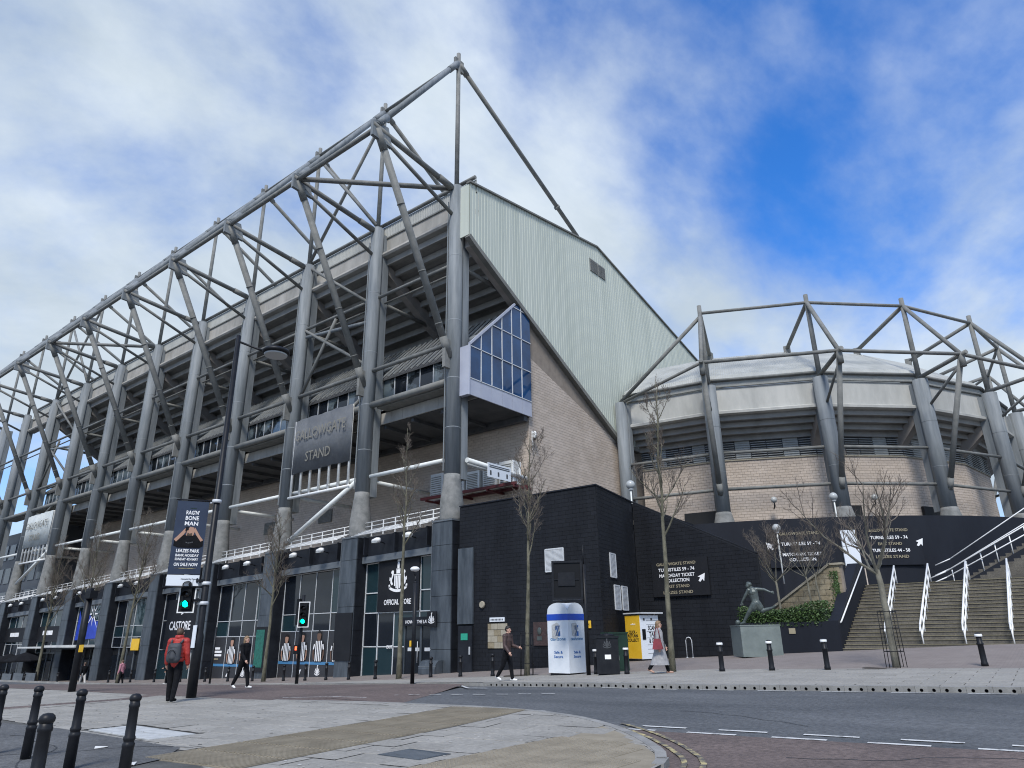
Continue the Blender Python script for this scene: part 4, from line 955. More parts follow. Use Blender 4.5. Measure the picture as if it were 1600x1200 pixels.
# raked wall carrying the direction board
RW = thing('raked_wall', 'black wall with a sloping top carrying the direction board', 'wall', (-17, 36.5, .2))
rk = [(-19.9, -.3), (-12.9, -.3), (-12.9, 5.35), (-19.9, 8.9)]
part('wall_core', MB().prism([(x, 36.55, z) for x, z in rk], (0, .25, 0)), 'black_mortar', RW)
brickwork(RW, [(-19.85, -.2), (-12.92, -.2), (-12.92, 5.3), (-19.85, 8.82)], lambda u, v: (u, 36.545, v), (0, -1, 0), .45, .215, .012, .024, 'black_brick', 0, (0, 0))
q = MB(); q.bar((-19.9, 36.66, 8.93), (-12.9, 36.66, 5.4), .24, .06); part('coping', q, 'black_brick', RW)
ds = thing('direction_board', 'black board listing Gallowgate Stand, turnstiles 59 to 74 and ticket collection', 'sign', (-17.2, 36.4, 3.4)); part('panel', MB().box(-18.9, -15.55, 36.38, 36.46, 3.45, 5.45), 'print_black', ds)
for s_, z, h, m, wd in (('GALLOWGATE STAND', 5.1, .22, 'gold_text', 2.35), ('TURNSTILES 59 - 74', 4.78, .25, 'white_text', 2.15), ('MATCHDAY TICKET', 4.47, .25, 'white_text', 2.1), ('COLLECTION', 4.2, .25, 'white_text', 1.45), ('EAST STAND', 3.9, .22, 'gold_text', 1.4), ('LEAZES STAND', 3.58, .22, 'gold_text', 1.75)):
    text(s_, h, (-17.4, 36.375, z), XD, UP, ds, m, bold=.014, width=wd)
q = MB(); c0 = V((-15.95, 36.37, 4.35)); q.prism([c0 + V(p) for p in ((.2, 0, .22), (-.22, 0, .06), (-.08, 0, 0), (-.2, 0, -.16), (-.1, 0, -.22), (.04, 0, -.08), (.12, 0, -.2))], (0, -.01, 0)); part('arrow', q, 'white_text', ds)

# ------------------------------------------------------------------ curved stand on the right
RC = V((-28.17, 76.87, 0)); RR = 26.78
AN = [rad(a) for a in (-89.0, -72.7, -54.4, -36.3, -17.6, 1.1, 19.8, 38.5)]
pol = lambda a, r, z: V((RC.x + r * math.cos(a), RC.y + r * math.sin(a), z))
RS = thing('curved_stand', 'lower curved stadium stand with grey columns, concrete band and louvres above brick', 'stadium stand', (-12, 52, 8))
rp = lambda n_, b, m: part(n_, b, m, RS)
for i, a in enumerate(AN):
    b = MB(); z1 = 20.3
    if i == 0:
        b.tube(pol(a, RR, 7), pol(a, RR, 20.2), .5, n=16); b.box(-28.1, -27.2, 50.4, 50.9, 7, 20.0); rp('column', b, 'steel'); continue
    b.tube(pol(a, RR, 9.9), pol(a, RR, z1), .56, n=20); q0, q1 = pol(a, RR - .5, 14.5), pol(a, RR - 1.0, 14.5); b.bar(pol(a, RR - .75, 9.9), pol(a, RR - .75, 20.1), .7, .6, up=(math.cos(a), math.sin(a), 0)); c = rp('column', b, 'steel')
    [part('joint_ring', MB().lathe([(.565, -.02), (.568, -.015), (.568, .015), (.565, .02)], pol(a, RR, z), 20), 'steel', c) for z in (13.2, 16.8)]
    b = MB(); b.lathe([(1.0, 8.0), (.95, 8.6), (.62, 9.9), (.57, 10.1)], pol(a, RR, 0), 20); part('concrete_base', b, 'concrete_flare', c)
    tip = pol(a, RR, 27.6); jn = pol(a, RR, 26.9); nd = pol(a, RR + 4.05, 20.95)
    b = MB(); b.tube(pol(a, RR, 20.2), tip, .2, .18, 10); part('mast', b, 'steel_dark', c)
    b = MB(); b.tube(nd, jn, .17, n=8); part('backstay', b, 'steel_dark', c)
    b = MB(); b.tube(nd + (nd - pol(a, RR, 20.95)).normalized() * .5, pol(a, RR, 20.5), .17, n=8); part('outrigger_strut', b, 'steel_dark', c)
    b = MB(); b.tube(nd - V((0, 0, .1)), pol(a, RR + .45, 11.4), .2, n=10); b.tube(pol(a, RR + .75, 12.2), pol(a, RR + .45, 11.4), .22, n=8); b.tube(nd - V((0, 0, 1.0)), nd, .22, n=8); part('prop', b, 'steel_dark', c)
    b = MB(); b.tube(nd - V((0, 0, .6)), pol(a, RR + .3, 18.0), .11, n=6); part('lower_strut', b, 'steel_dark', c)
    b = MB(); ft = pol(a, RR - 5.8, 25.2); b.tube(jn, ft, .17, n=8); b.bar(ft - V((0, 0, .45)), ft + V((0, 0, .25)), .5, .4); part('forestay', b, 'steel_dark', c)
for i in range(len(AN) - 1):
    a0, a1 = AN[i], AN[i + 1]; A = lambda r, z: pol(a0, r, z); B = lambda r, z: pol(a1, r, z)
    k = math.cos((a1 - a0) / 2)
    def seg(pts, m, nm, closed=True):
        q = MB(); n_ = len(pts)
        for j in range(n_ if closed else n_ - 1):
            (r0, z0), (r1, z1) = pts[j], pts[(j + 1) % n_]; q.face([A(r0, z0), B(r0, z0), B(r1, z1), A(r1, z1)])
        q.face([A(r, z) for r, z in pts]); q.face([B(r, z) for r, z in reversed(pts)]); return rp(nm, q, m)
    seg([(25.9, 18.45), (26.0, 18.45), (26.0, 20.35), (25.9, 20.35)], 'concrete_pale', 'edge_beam')
    seg([(26.05, 18.02), (26.3, 18.1), (26.32, 18.3), (26.1, 18.42), (25.7, 18.42), (25.7, 18.0)], 'concrete_pale', 'nosing')
    # ribbed eave and roof
    q = MB(); nr = 44; prof = [(26.05, 20.4), (26.12, 20.75), (26.1, 21.1), (25.8, 21.55), (25.2, 21.85), (20.9, 24.95), (19.0, 24.4)]
    for t in range(nr):
        t0, t1, t2 = t / nr, (t + .5) / nr, (t + 1) / nr
        for (r0, z0), (r1, z1) in zip(prof, prof[1:]):
            f = lambda t_, r_, z_, e: A(r_, z_).lerp(B(r_, z_), t_) + V((0, 0, e))
            q.face([f(t0, r0, z0, 0), f(t1, r0, z0, .045), f(t1, r1, z1, .045), f(t0, r1, z1, 0)]); q.face([f(t1, r0, z0, .045), f(t2, r0, z0, 0), f(t2, r1, z1, 0), f(t1, r1, z1, .045)])
    rp('roof', q, 'roof_sheet')
    q = MB(); q.tube(A(26.25, 20.98), B(26.25, 20.98), .13, n=8); q.tube(A(26.1, 20.4), B(26.1, 20.4), .07, n=6); rp('gutter_pipe', q, 'steel_dark')
    if i:
        q = MB(); q.tube(pol(a0, RR, 26.9), pol(a1, RR, 26.9), .14, n=8); rp('mast_chord', q, 'steel_dark')
        q = MB(); q.tube(pol(a0, RR + 4.05, 20.95), pol(a1, RR + 4.05, 20.95), .15, n=8); rp('outrigger_chord', q, 'steel_dark')
    else:
        q = MB(); q.tube(pol(a0, RR, 20.3), pol(a1, RR, 26.6), .17, n=8); rp('brace', q, 'steel_dark'); q = MB(); q.tube(pol(a0, RR, 20.2), pol(a1, RR + 4.05, 20.95), .13, n=8); rp('brace', q, 'steel_dark')
    for s_ in range(5):
        r = 25.75 - s_ * .62; z = 18.05 - s_ * .42; seg([(r, z - .42), (r, z), (r - .16, z), (r - .16, z - .16), (r - .75, z - .16), (r - .75, z - .28), (r - .16, z - .28), (r - .16, z - .42)], 'terrace', 'terrace_unit')
    seg([(26.0, 18.3), (23.3, 16.4), (23.3, 16.5), (26.0, 18.4)], 'terrace', 'terrace_deck')
    for z, r, m in ((14.75, RR - .1, 'steel_dark'), (11.9, RR - .1, 'steel_dark')):
        q = MB(); q.tube(A(r, z).lerp(B(r, z), .03), A(r, z).lerp(B(r, z), .97), .13, n=8); rp('cross_pipe', q, m)
    # raker at the column
    q = MB(); ar = a1; o_ = V((-math.sin(ar), math.cos(ar), 0)) * .3
    q.prism([pol(ar, 26.0, 18.0) - o_, pol(ar, 26.0, 17.2) - o_, pol(ar, 22.9, 14.75) - o_, pol(ar, 22.9, 16.2) - o_], o_ * 2); rp('raker_beam', q, 'raker')
    # louvres and brick
    rb_ = 23.6; wa, wb = A(rb_, 0), B(rb_, 0); d_ = wb - wa; ln = d_.length; d_ /= ln; nn = V((d_.y, -d_.x, 0))
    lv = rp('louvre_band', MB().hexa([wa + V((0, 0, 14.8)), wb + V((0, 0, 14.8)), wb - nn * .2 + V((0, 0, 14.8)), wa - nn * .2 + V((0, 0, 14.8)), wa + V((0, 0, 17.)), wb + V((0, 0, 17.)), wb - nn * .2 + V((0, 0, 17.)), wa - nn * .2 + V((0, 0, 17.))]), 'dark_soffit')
    for s_ in range(6):
        u0, u1 = ln * (s_ + .03) / 6, ln * (s_ + .97) / 6; dk_ = (s_ % 3) == 1
        if dk_: part('infill_panel', MB().hexa([wa + d_ * u0 + nn * .01 + V((0, 0, 14.85)), wa + d_ * u1 + nn * .01 + V((0, 0, 14.85)), wa + d_ * u1 + nn * .05 + V((0, 0, 14.85)), wa + d_ * u0 + nn * .05 + V((0, 0, 14.85)), wa + d_ * u0 + nn * .01 + V((0, 0, 16.9)), wa + d_ * u1 + nn * .01 + V((0, 0, 16.9)), wa + d_ * u1 + nn * .05 + V((0, 0, 16.9)), wa + d_ * u0 + nn * .05 + V((0, 0, 16.9))]), 'louvre', lv)
        for r in range(11): z = 14.92 + r * .185; part('louvre_slat', MB().bar(wa + d_ * u0 + nn * .08 + V((0, 0, z)), wa + d_ * u1 + nn * .08 + V((0, 0, z)), .1, .05), 'louvre', lv)
    bk = rp('brick_wall', MB().hexa([wa + nn * .02 + V((0, 0, 7.5)), wb + nn * .02 + V((0, 0, 7.5)), wb - nn * .2 + V((0, 0, 7.5)), wa - nn * .2 + V((0, 0, 7.5)), wa + nn * .02 + V((0, 0, 14.8)), wb + nn * .02 + V((0, 0, 14.8)), wb - nn * .2 + V((0, 0, 14.8)), wa - nn * .2 + V((0, 0, 14.8))]), 'mortar')
    if i < 5: brickwork(bk, [(0, 8), (ln, 8), (ln, 14.8), (0, 14.8)], lambda u, v: wa + d_ * u + nn * .015 + V((0, 0, v)), nn, .45, .215, .02, .022, 'brick', 60 if i in (1, 2, 3) else 0, (ln / 2, 12))
    part('coping', MB().hexa([wa + nn * .12 + V((0, 0, 14.75)), wb + nn * .12 + V((0, 0, 14.75)), wb + V((0, 0, 14.75)), wa + V((0, 0, 14.75)), wa + nn * .12 + V((0, 0, 14.85)), wb + nn * .12 + V((0, 0, 14.85)), wb + V((0, 0, 14.85)), wa + V((0, 0, 14.85))]), 'coping', bk)
    if i in (0, 2, 3): 
        u0, u1 = (ln * .5, ln * .92) if i == 0 else (ln * .1, ln * .38); p, q_ = wa + d_ * u0 + nn * .3, wa + d_ * u1 + nn * .3
        part('doorway', MB().hexa([p + V((0, 0, 8)), q_ + V((0, 0, 8)), q_ - nn * .25 + V((0, 0, 8)), p - nn * .25 + V((0, 0, 8)), p + V((0, 0, 10.75)), q_ + V((0, 0, 10.75)), q_ - nn * .25 + V((0, 0, 10.75)), p - nn * .25 + V((0, 0, 10.75))]), 'interior', bk)
# deck and curved black retaining wall
DK = thing('curved_black_wall', 'long curved black retaining wall below the curved stand', 'wall', (-12, 50, .2))
q = MB(); an = [rad(x) for x in lin(-77, 10, 40)]; 
for a0, a1 in zip(an, an[1:]):
    q.hexa([pol(a0, 30.3, -.5), pol(a1, 30.3, -.5), pol(a1, 29.9, -.5), pol(a0, 29.9, -.5), pol(a0, 30.3, ZT), pol(a1, 30.3, ZT), pol(a1, 29.9, ZT), pol(a0, 29.9, ZT)])
part('wall_face', q, 'black_paint', DK)
q = MB()
for a0, a1 in zip(an, an[1:]): q.hexa([pol(a0, 29.9, 7.7), pol(a1, 29.9, 7.7), pol(a1, 22, 7.7), pol(a0, 22, 7.7), pol(a0, 29.9, 7.9), pol(a1, 29.9, 7.9), pol(a1, 22, 7.9), pol(a0, 22, 7.9)])
q.prism([(-19.9, 36.6, 7.6), (-20.3, 48, 7.6), (-28.4, 50, 7.6), (-28.4, 36.6, 7.6)], (0, 0, .25)); part('deck', q, 'paving_base', DK)
q = MB(); q.prism([(-19.92, 36.8, -.5), (-20.95, 47.3, -.5), (-21.25, 47.3, -.5), (-20.2, 36.8, -.5)], (0, 0, ZT + .5)); part('wall_face', q, 'black_paint', DK)
def arc_text(par, lines, a, r):
    p = pol(a, r, 0); xd = V((-math.sin(a), math.cos(a), 0))
    for s_, z, h, m, wd in lines: text(s_, h, (p.x, p.y, z), xd, UP, par, m, bold=.014, width=wd)
    return p, xd
def board(label, a, lines, asg):
    s_ = thing('turnstile_board', label, 'sign', pol(a, 30.4, 6)); p, xd = arc_text(s_, lines, a, 30.47)
    o_ = V((math.cos(a), math.sin(a), 0)); c = pol(a, 30.36, 0); q = MB()
    q.hexa([c - xd * 2.1 + V((0, 0, 5.6)), c + xd * 2.1 + V((0, 0, 5.6)), c + xd * 2.1 + o_ * .08 + V((0, 0, 5.6)), c - xd * 2.1 + o_ * .08 + V((0, 0, 5.6)), c - xd * 2.1 + V((0, 0, 8.1)), c + xd * 2.1 + V((0, 0, 8.1)), c + xd * 2.1 + o_ * .08 + V((0, 0, 8.1)), c - xd * 2.1 + o_ * .08 + V((0, 0, 8.1))]); part('panel', q, 'black_paint', s_)
    q = MB(); c0 = p + xd * (2.0 * asg) + V((0, 0, 7.05)); q.prism([c0 + xd * (x * asg) + V((0, 0, z)) for x, z in ((.24, .26), (-.26, .08), (-.1, 0), (-.24, -.2), (-.12, -.26), (.05, -.1), (.14, -.24))], o_ * .01); part('arrow', q, 'white_text', s_)
board('black board reading turnstiles and matchday ticket collection left of the white panel', rad(-63.2), (('GALLOWGATE STAND', 7.75, .27, 'gold_text', 2.6), ('TURNSTILES 59 - 74', 7.05, .3, 'white_text', 2.5), ('MATCHDAY TICKET', 6.35, .3, 'white_text', 2.5), ('COLLECTION', 6.0, .3, 'white_text', 1.7)), -1)
board('black board listing turnstiles 44 to 58 behind the spreading tree', rad(-52.3), (('GALLOWGATE STAND', 7.8, .27, 'gold_text', 2.7), ('TURNSTILES 59 - 74', 7.3, .3, 'white_text', 2.5), ('EAST STAND', 6.9, .26, 'gold_text', 1.6), ('TURNSTILES 44 - 58', 6.45, .3, 'white_text', 2.5), ('LEAZES STAND', 6.05, .27, 'gold_text', 2.2)), 1)
wp = thing('white_panel', 'tall white panel standing in the curved black wall at the stair head', 'panel', pol(rad(-57), 30.5, 5.6)); q = MB(); a0, a1 = rad(-58.2), rad(-55.9)
q.hexa([pol(a0, 30.5, 5.6), pol(a1, 30.5, 5.6), pol(a1, 30.35, 5.6), pol(a0, 30.35, 5.6), pol(a0, 30.5, 7.95), pol(a1, 30.5, 7.95), pol(a1, 30.35, 7.95), pol(a0, 30.35, 7.95)]); part('sheet', q, 'sign_white', wp)
q = MB(); q.hexa([pol(a0, 30.5, 4.2), pol(a1, 30.5, 4.2), pol(a1, 30.32, 4.2), pol(a0, 30.32, 4.2), pol(a0, 30.5, 5.58), pol(a1, 30.5, 5.58), pol(a1, 30.32, 5.58), pol(a0, 30.32, 5.58)]); part('brick_base', q, 'brick', wp)
# globe lamps
def globe(label, loc, h):
    u = thing('globe_lamp', label, 'lamp', loc, 0, 'globe lamps on the deck'); local('post', MB().tube((0, 0, 0), (0, 0, h), .05, n=8), 'pipe_white', u); local('globe', MB().ball((0, 0, h + .26), .29, 16), 'lamp_glass', u); local('collar', MB().lathe([(.1, h - .1), (.16, h - .02), (.12, h + .02)], n=12), 'mullion', u)
globe('white globe lamp above the black wall beside the pale gable', (-21.0, 38.5, 7.85), 2.3)
globe('white globe lamp in front of the curved black wall above the statue', pol(rad(-66), 31.2, 4.5), 3.4)
globe('white globe lamp at the foot of the middle curved-stand column', pol(rad(-57.5), 29.3, 7.9), 2.3)
globe('white globe lamp at the far right end of the curved stand', pol(rad(-22), 29.3, 7.9), 2.6)
for k, (a, lab) in enumerate(((-64, 'left of the middle column'), (-46, 'right of the middle column'))):
    p = pol(rad(a), 24.0, 10.6); u = thing('wall_lamp', 'globe wall lamp on the curved brick wall ' + lab, 'lamp', p, 0, 'globe lamps on the brick'); o_ = V((math.cos(rad(a)), math.sin(rad(a)), 0))
    local('arm', MB().tube((0, 0, 0), o_ * .5 + V((0, 0, .1)), .05).tube(o_ * .5 + V((0, 0, .1)), o_ * .5 + V((0, 0, .4)), .06), 'black_metal', u); local('globe', MB().ball(o_ * .5 + V((0, 0, .62)), .25, 14), 'lamp_glass', u)
# ------------------------------------------------------------------ planter, stone wall, stairs
PLN = thing('planter', 'black planter wall with clipped hedge behind the statue', 'planter', (-11, 35.8, .4))
part('front_wall', MB().box(-14.2, -9.76, 35.8, 36.05, .1, 1.98).box(-14.2, -13.95, 35.9, 38.4, .1, 1.98), 'black_paint', PLN)
part('soil', MB().box(-13.95, -9.76, 36.05, 38.4, 1.5, 1.85), 'soil', PLN); part('plaque', MB().box(-11.55, -11.25, 35.77, 35.8, 1.45, 1.7), 'gold_text', PLN)
HG = thing('hedge', 'dense clipped green hedge along the planter behind the statue', 'hedge', (-11.8, 36.4, 1.85))
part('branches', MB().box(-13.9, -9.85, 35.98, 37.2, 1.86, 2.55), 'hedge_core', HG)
q = MB(); rr = random.Random(5)
for k in range(9000):
    x = rr.uniform(-14.05, -9.7); y = rr.uniform(35.8, 37.4); z = rr.uniform(1.8, 2.72 + .14 * math.sin(x * 1.7) + .04 * (x + 12))
    if 36.1 < y < 37.1 and z < 2.5 and -13.7 < x < -10: y = rr.choice((rr.uniform(35.74, 36.05), y)) 
    c = V((x, y, z)); s_ = rr.uniform(.035, .07); d1 = V((rr.uniform(-1, 1), rr.uniform(-1, 1), rr.uniform(-.6, 1))).normalized(); d2 = d1.cross(V((rr.uniform(-1, 1), rr.uniform(-1, 1), rr.uniform(-1, 1)))).normalized()
    q.face([c - d1 * s_, c + d2 * s_ * .55, c + d1 * s_, c - d2 * s_ * .55])
o = part('leaves', q, 'hedge', HG); o['kind'] = 'stuff'
ST = thing('stone_wall', 'sandstone block wall with a raked top rising behind the hedge', 'wall', (-11, 38.6, 1.8))
part('wall_core', MB().prism([(-13.4, 38.6, 1), (-9.4, 38.6, 1), (-9.4, 38.6, 4.7), (-9.95, 38.6, 4.7), (-13.4, 38.6, 2.5)], (0, .3, 0)), 'mortar', ST)
brickwork(ST, [(-13.4, 1.9), (-9.5, 1.9), (-9.5, 4.7), (-9.95, 4.7), (-13.4, 2.5)], lambda u, v: (u, 38.6, v), (0, -1, 0), .56, .27, .02, .04, 'sandstone', 300, (-11, 3))
q = MB(); q.bar((-13.45, 38.7, 2.53), (-9.95, 38.7, 4.77), .46, .1); q.bar((-9.97, 38.7, 4.76), (-9.3, 38.7, 4.76), .46, .1); part('coping', q, 'coping', ST)
q = MB()
for k in range(500):
    z = rr.uniform(2.6, 4.4); x = -9.62 - abs(rr.gauss(0, .16)) ; c = V((x, 38.5 + rr.uniform(-.06, .03), z)); s_ = rr.uniform(.03, .06); d1 = V((rr.uniform(-1, 1), rr.uniform(-.4, .4), rr.uniform(-1, 1))).normalized(); d2 = d1.cross(V((0, 1, .2))).normalized(); q.face([c - d1 * s_, c + d2 * s_ * .6, c + d1 * s_, c - d2 * s_ * .6])
iv = tag(link('ivy', q.mesh('ivy', 'hedge'), None, (0, 0, 0)), 'green ivy climbing the edge of the sandstone wall', 'ivy', kind='stuff')
SR = thing('staircase', 'wide flight of brown stone steps with white handrails', 'stairs', (-3, 35.8, .6))
Z0 = .62; NS = 19; RI = .17; TR = .363
for k in range(NS):
    y = 35.8 + k * TR; z = Z0 + (k + 1) * RI
    s_ = part('step', MB().box(-9.25, 7, y, y + TR + .05, z - RI - (.6 if k == 0 else .02), z - .03), 'step', SR); part('nosing', MB().box(-9.25, 7, y - .025, y + TR + .03, z - .03, z).box(-9.25, 7, y - .028, y + .012, z - .018, z + .003, 1), ['step', 'nosing'], s_)
ZL = Z0 + NS * RI; part('landing', MB().box(-9.8, 8, 35.8 + NS * TR, 53, ZL - .3, ZL - .004), 'step', SR)
part('fill', MB().prism([(-9.2, 36.2, 0), (-9.2, 53, 0), (-9.2, 53, ZL - .35), (-9.2, 35.8 + NS * TR, ZL - .35)], (16, 0, 0)), 'step', SR)
q = MB(); q.prism([(-9.76, 35.8, .1), (-9.76, 42.9, .1), (-9.76, 42.9, 4.95), (-9.76, 41.4, 4.95), (-9.76, 36.6, 2.25), (-9.76, 35.8, 2.0)], (.5, 0, 0)); part('side_wall', q, 'black_paint', SR)
def rail(xb, xt, nm='handrail'):
    q = MB(); f = lambda t: V((xb + (xt - xb) * t, 36.2 + 6.5 * t, Z0 + RI + 6.5 * t / TR * RI))
    for off in (.95, .5): q.tube(f(0) + V((0, 0, off)), f(1) + V((0, 0, off)), .045 if off > .9 else .03, n=8)
    q.tube(f(0) + V((0, -.3, .7)), f(0) + V((0, 0, .95)), .032, n=8)
    for t in lin(0, 1, 6): q.tube(f(t), f(t) + V((0, 0, .95)), .028, n=6)
    part(nm, q, 'white_paint', SR)
for xb_, xt_ in ((-7.4, -7.75), (-6.0, -6.15), (-4.4, -4.45), (-2.72, -2.7), (-1.0, -.95)): rail(xb_, xt_)
q = MB(); q.tube((-9.2, 36.1, 1.95), (-9.2, 42.2, 4.85), .035, n=8); q.tube((-9.2, 36.1, 1.95), (-9.26, 36.1, 1.9), .03); part('wall_handrail', q, 'white_paint', SR)
# upper flight along the curved wall
UF = thing('upper_stair', 'upper flight of steps with white railings climbing along the curved black wall', 'stairs', (-4, 51, 3.8))
for k in range(22):
    x = -6.2 + k * .3; part('step', MB().box(x, x + 6, 50.2 + .25 * (k * .3), 52.5 + .25 * (k * .3), ZL + k * .17, ZL + (k + 1) * .17), 'step', UF)
part('side_wall', MB().prism([(-6.0, 50.15, ZL - .1), (2, 51.8, ZL - .1), (2, 51.8, ZL + 4.4), (-6.0, 50.15, ZL + .05)], (0, .1, 0)), 'black_paint', UF)
q = MB()
for off, yy in ((1.0, 50.1), (.45, 50.1), (1.5, 52.4), (2.6, 53.2)):
    a, b_ = V((-7.2, yy - .3, ZL + off * .6)), V((1, yy + 1.8, ZL + off + 4.0)); q.tube(a + V((.9, 0, .35)), b_, .035, n=8); q.tube(a, a + V((.9, 0, .35)), .035, n=8)
for k in range(9): x = -6.0 + k * .8; y = 50.15 + .22 * k * .8; z = ZL + k * .8 * .56; q.tube((x, y, z), (x, y, z + 1.05), .03, n=6)
part('railing', q, 'white_paint', UF)

# ------------------------------------------------------------------ figures: tapered limbs fused into one skin
def capsule(b, p0, r0, p1, r1, n=10):
    p0, p1 = V(p0), V(p1); d = p1 - p0
    if d.length < 1e-4: d = V((0, 0, .001))
    u = d.normalized(); pts = []; rs = []
    for k in range(4): a = -math.pi / 2 + k * math.pi / 8 + .02; pts.append(p0 + u * (math.sin(a) * r0)); rs.append(max(math.cos(a) * r0, 1e-3))
    pts.append(p0); rs.append(r0); pts.append(p1); rs.append(r1)
    for k in range(1, 5): a = k * math.pi / 8 - .02; pts.append(p1 + u * (math.sin(a) * r1)); rs.append(max(math.cos(a) * r1, 1e-3))
    b.ptube(pts, rs, n)
def fused(name, caps, mats, parent, voxel, smooth=4, prefer=None):
    """caps: (p0, r0, p1, r1, material index[, squash])"""
    b = MB()
    for c in caps:
        i = len(b.v); capsule(b, *c[:4])
        if len(c) > 5 and c[5]:
            m_ = (V(c[0]) + V(c[2])) / 2; sq = c[5]
            for k in range(i, len(b.v)): q = V(b.v[k]) - m_; b.v[k] = tuple(m_ + V((q.x * sq[0], q.y * sq[1], q.z * sq[2])))
    me = b.mesh(name, mats[0]); ob = bpy.data.objects.new('t', me); col.objects.link(ob)
    r = ob.modifiers.new('r', 'REMESH'); r.mode = 'VOXEL'; r.voxel_size = voxel; r.use_smooth_shade = True
    s_ = ob.modifiers.new('s', 'SMOOTH'); s_.iterations = smooth; s_.factor = .5
    bpy.context.view_layer.update()
    out_ = bpy.data.meshes.new_from_object(ob.evaluated_get(bpy.context.evaluated_depsgraph_get())); bpy.data.objects.remove(ob)
    out_.materials.clear(); [out_.materials.append(MATS[m]) for m in mats]
    seg_ = [(V(c[0]), V(c[2]), c[1], c[3], c[4]) for c in caps]
    if len(mats) > 1:
        for p in out_.polygons:
            x = p.center; best = 1e9; bi = 0
            for a, e, r0, r1, m_ in seg_:
                d = e - a; t = min(max((x - a).dot(d) / max(d.length_squared, 1e-9), 0), 1); ds_ = (x - a - d * t).length - (r0 + (r1 - r0) * t)
                if ds_ < best: best = ds_; bi = m_
            p.material_index = bi
    for p in out_.polygons: p.use_smooth = True
    out_.name = name
    return link(name, out_, parent, (0, 0, 0))
def person(label, loc, yaw, H, top, legs, shoe, hair, pose, hairstyle='short', voxel=.011, puff=1.0, skirt=None, female=False):
    """local +Y is forward; pose holds swing angles in degrees"""
    P = thing('person', label, 'person', loc, rad(yaw)); k = H
    J = {}; lean = rad(pose.get('lean', 2))
    up = V((0, math.sin(lean), math.cos(lean))); hip = V((0, 0, .525 * k)); sw = .108 if not female else .095
    chest = hip + up * .2 * k; neck = hip + up * .315 * k; head = neck + V((0, .015 * k, .088 * k))
    caps = [(hip, .085 * k * (1.05 if female else 1), hip + up * .09 * k, .078 * k, 1, (1.15, .85, 1)), (hip + up * .07 * k, .078 * k * puff, chest, .09 * k * puff, 1, (1.15, .82, 1)), (chest, .09 * k * puff, hip + up * .27 * k, .075 * k * puff, 1, (1.2, .8, 1)),
            (neck - up * .03 * k, .036 * k, neck + V((0, .006 * k, .03 * k)), .034 * k, 0)]
    fing = []
    for s_, nm in ((-1, 'l'), (1, 'r')):
        sh = hip + up * .285 * k + V((s_ * sw * k, 0, 0)); a = rad(pose.get('arm_' + nm, 0)); e = rad(pose.get('elbow_' + nm, 15)); o_ = rad(pose.get('out_' + nm, 9))
        d1 = V((s_ * math.sin(o_), math.sin(a) * math.cos(o_), -math.cos(a) * math.cos(o_))); el = sh + d1 * .175 * k
        d2 = V((s_ * math.sin(o_) * .3 + pose.get('in_' + nm, 0), math.sin(a + e), -math.cos(a + e))).normalized(); wr = el + d2 * .15 * k
        caps += [(sh, .043 * k * puff, el, .034 * k * puff, 1), (el, .034 * k * puff, wr - d2 * .01 * k, .028 * k * puff, 1), (hip + up * .295 * k, .045 * k, sh, .046 * k * puff, 1)]
        palm = wr + d2 * .05 * k; caps += [(wr, .017 * k, palm, .02 * k, 0, None)]
        side = V((0, 1, 0)) - d2 * d2.y; side.normalize(); inn = V((-s_, 0, 0))
        for f in range(4):
            b0 = palm + side * ((f - 1.5) * .0115 * k); L_ = (.036, .043, .04, .031)[f] * k; m1 = b0 + (d2 * .8 + inn * .25).normalized() * L_ * .6; fing.append((b0 - d2 * .015 * k, .0062 * k, m1, .0056 * k, 0)); fing.append((m1, .0056 * k, m1 + (d2 * .55 + inn * .6).normalized() * L_ * .55, .0048 * k, 0))
        t0 = wr + d2 * .018 * k + side * .016 * k; fing.append((t0, .007 * k, t0 + (side * .7 + d2 * .7).normalized() * .034 * k, .0058 * k, 0))
        J['wr' + nm] = wr; J['palm' + nm] = palm
        hp = hip + V((s_ * .05 * k, 0, -.02 * k)); a = rad(pose.get('leg_' + nm, 0)); kn = rad(pose.get('knee_' + nm, 4))
        d1 = V((s_ * .02, math.sin(a), -math.cos(a))).normalized(); kp_ = hp + d1 * .235 * k; d2 = V((0, math.sin(a - kn), -math.cos(a - kn))); an_ = kp_ + d2 * .235 * k
        ft = rad(pose.get('foot_' + nm, 0)); fd = V((s_ * .15, math.cos(ft), -math.sin(ft))).normalized()
        caps += [(hp, .062 * k, kp_, .045 * k, 2), (kp_, .045 * k, an_, .034 * k, 2), (an_ - fd * .02 * k + V((0, 0, -.022 * k)), .026 * k, an_ + fd * .085 * k + V((0, 0, -.03 * k)), .02 * k, 3)]
        J['an' + nm] = an_
    caps += [(head + V((0, -.008 * k, .014 * k)), .05 * k, head + V((0, .0, -.006 * k)), .046 * k, 0, (.92, 1.08, 1.1)), (head + V((0, .014 * k, -.032 * k)), .028 * k, head + V((0, .03 * k, -.044 * k)), .022 * k, 0), (head + V((0, .05 * k, .004 * k)), .005 * k, head + V((0, .062 * k, -.012 * k)), .0085 * k, 0)]
    for s_ in (-1, 1): caps.append((head + V((s_ * .05 * k, -.002 * k, .008 * k)), .008 * k, head + V((s_ * .05 * k, 0, -.012 * k)), .007 * k, 0))
    low = min(J['anl'].z, J['anr'].z) - .055 * k
    body = fused('body', caps + fing, ['skin', top, legs, shoe], P, voxel)
    body.location.z = -low
    sub = lambda nm, mb, m: link(nm, mb.mesh(nm, m), body, (0, 0, 0))
    for s_ in (-1, 1): sub('eye', MB().ball(head + V((s_ * .02 * k, .0475 * k, .004 * k)), .0065 * k, 8), 'hair_black')
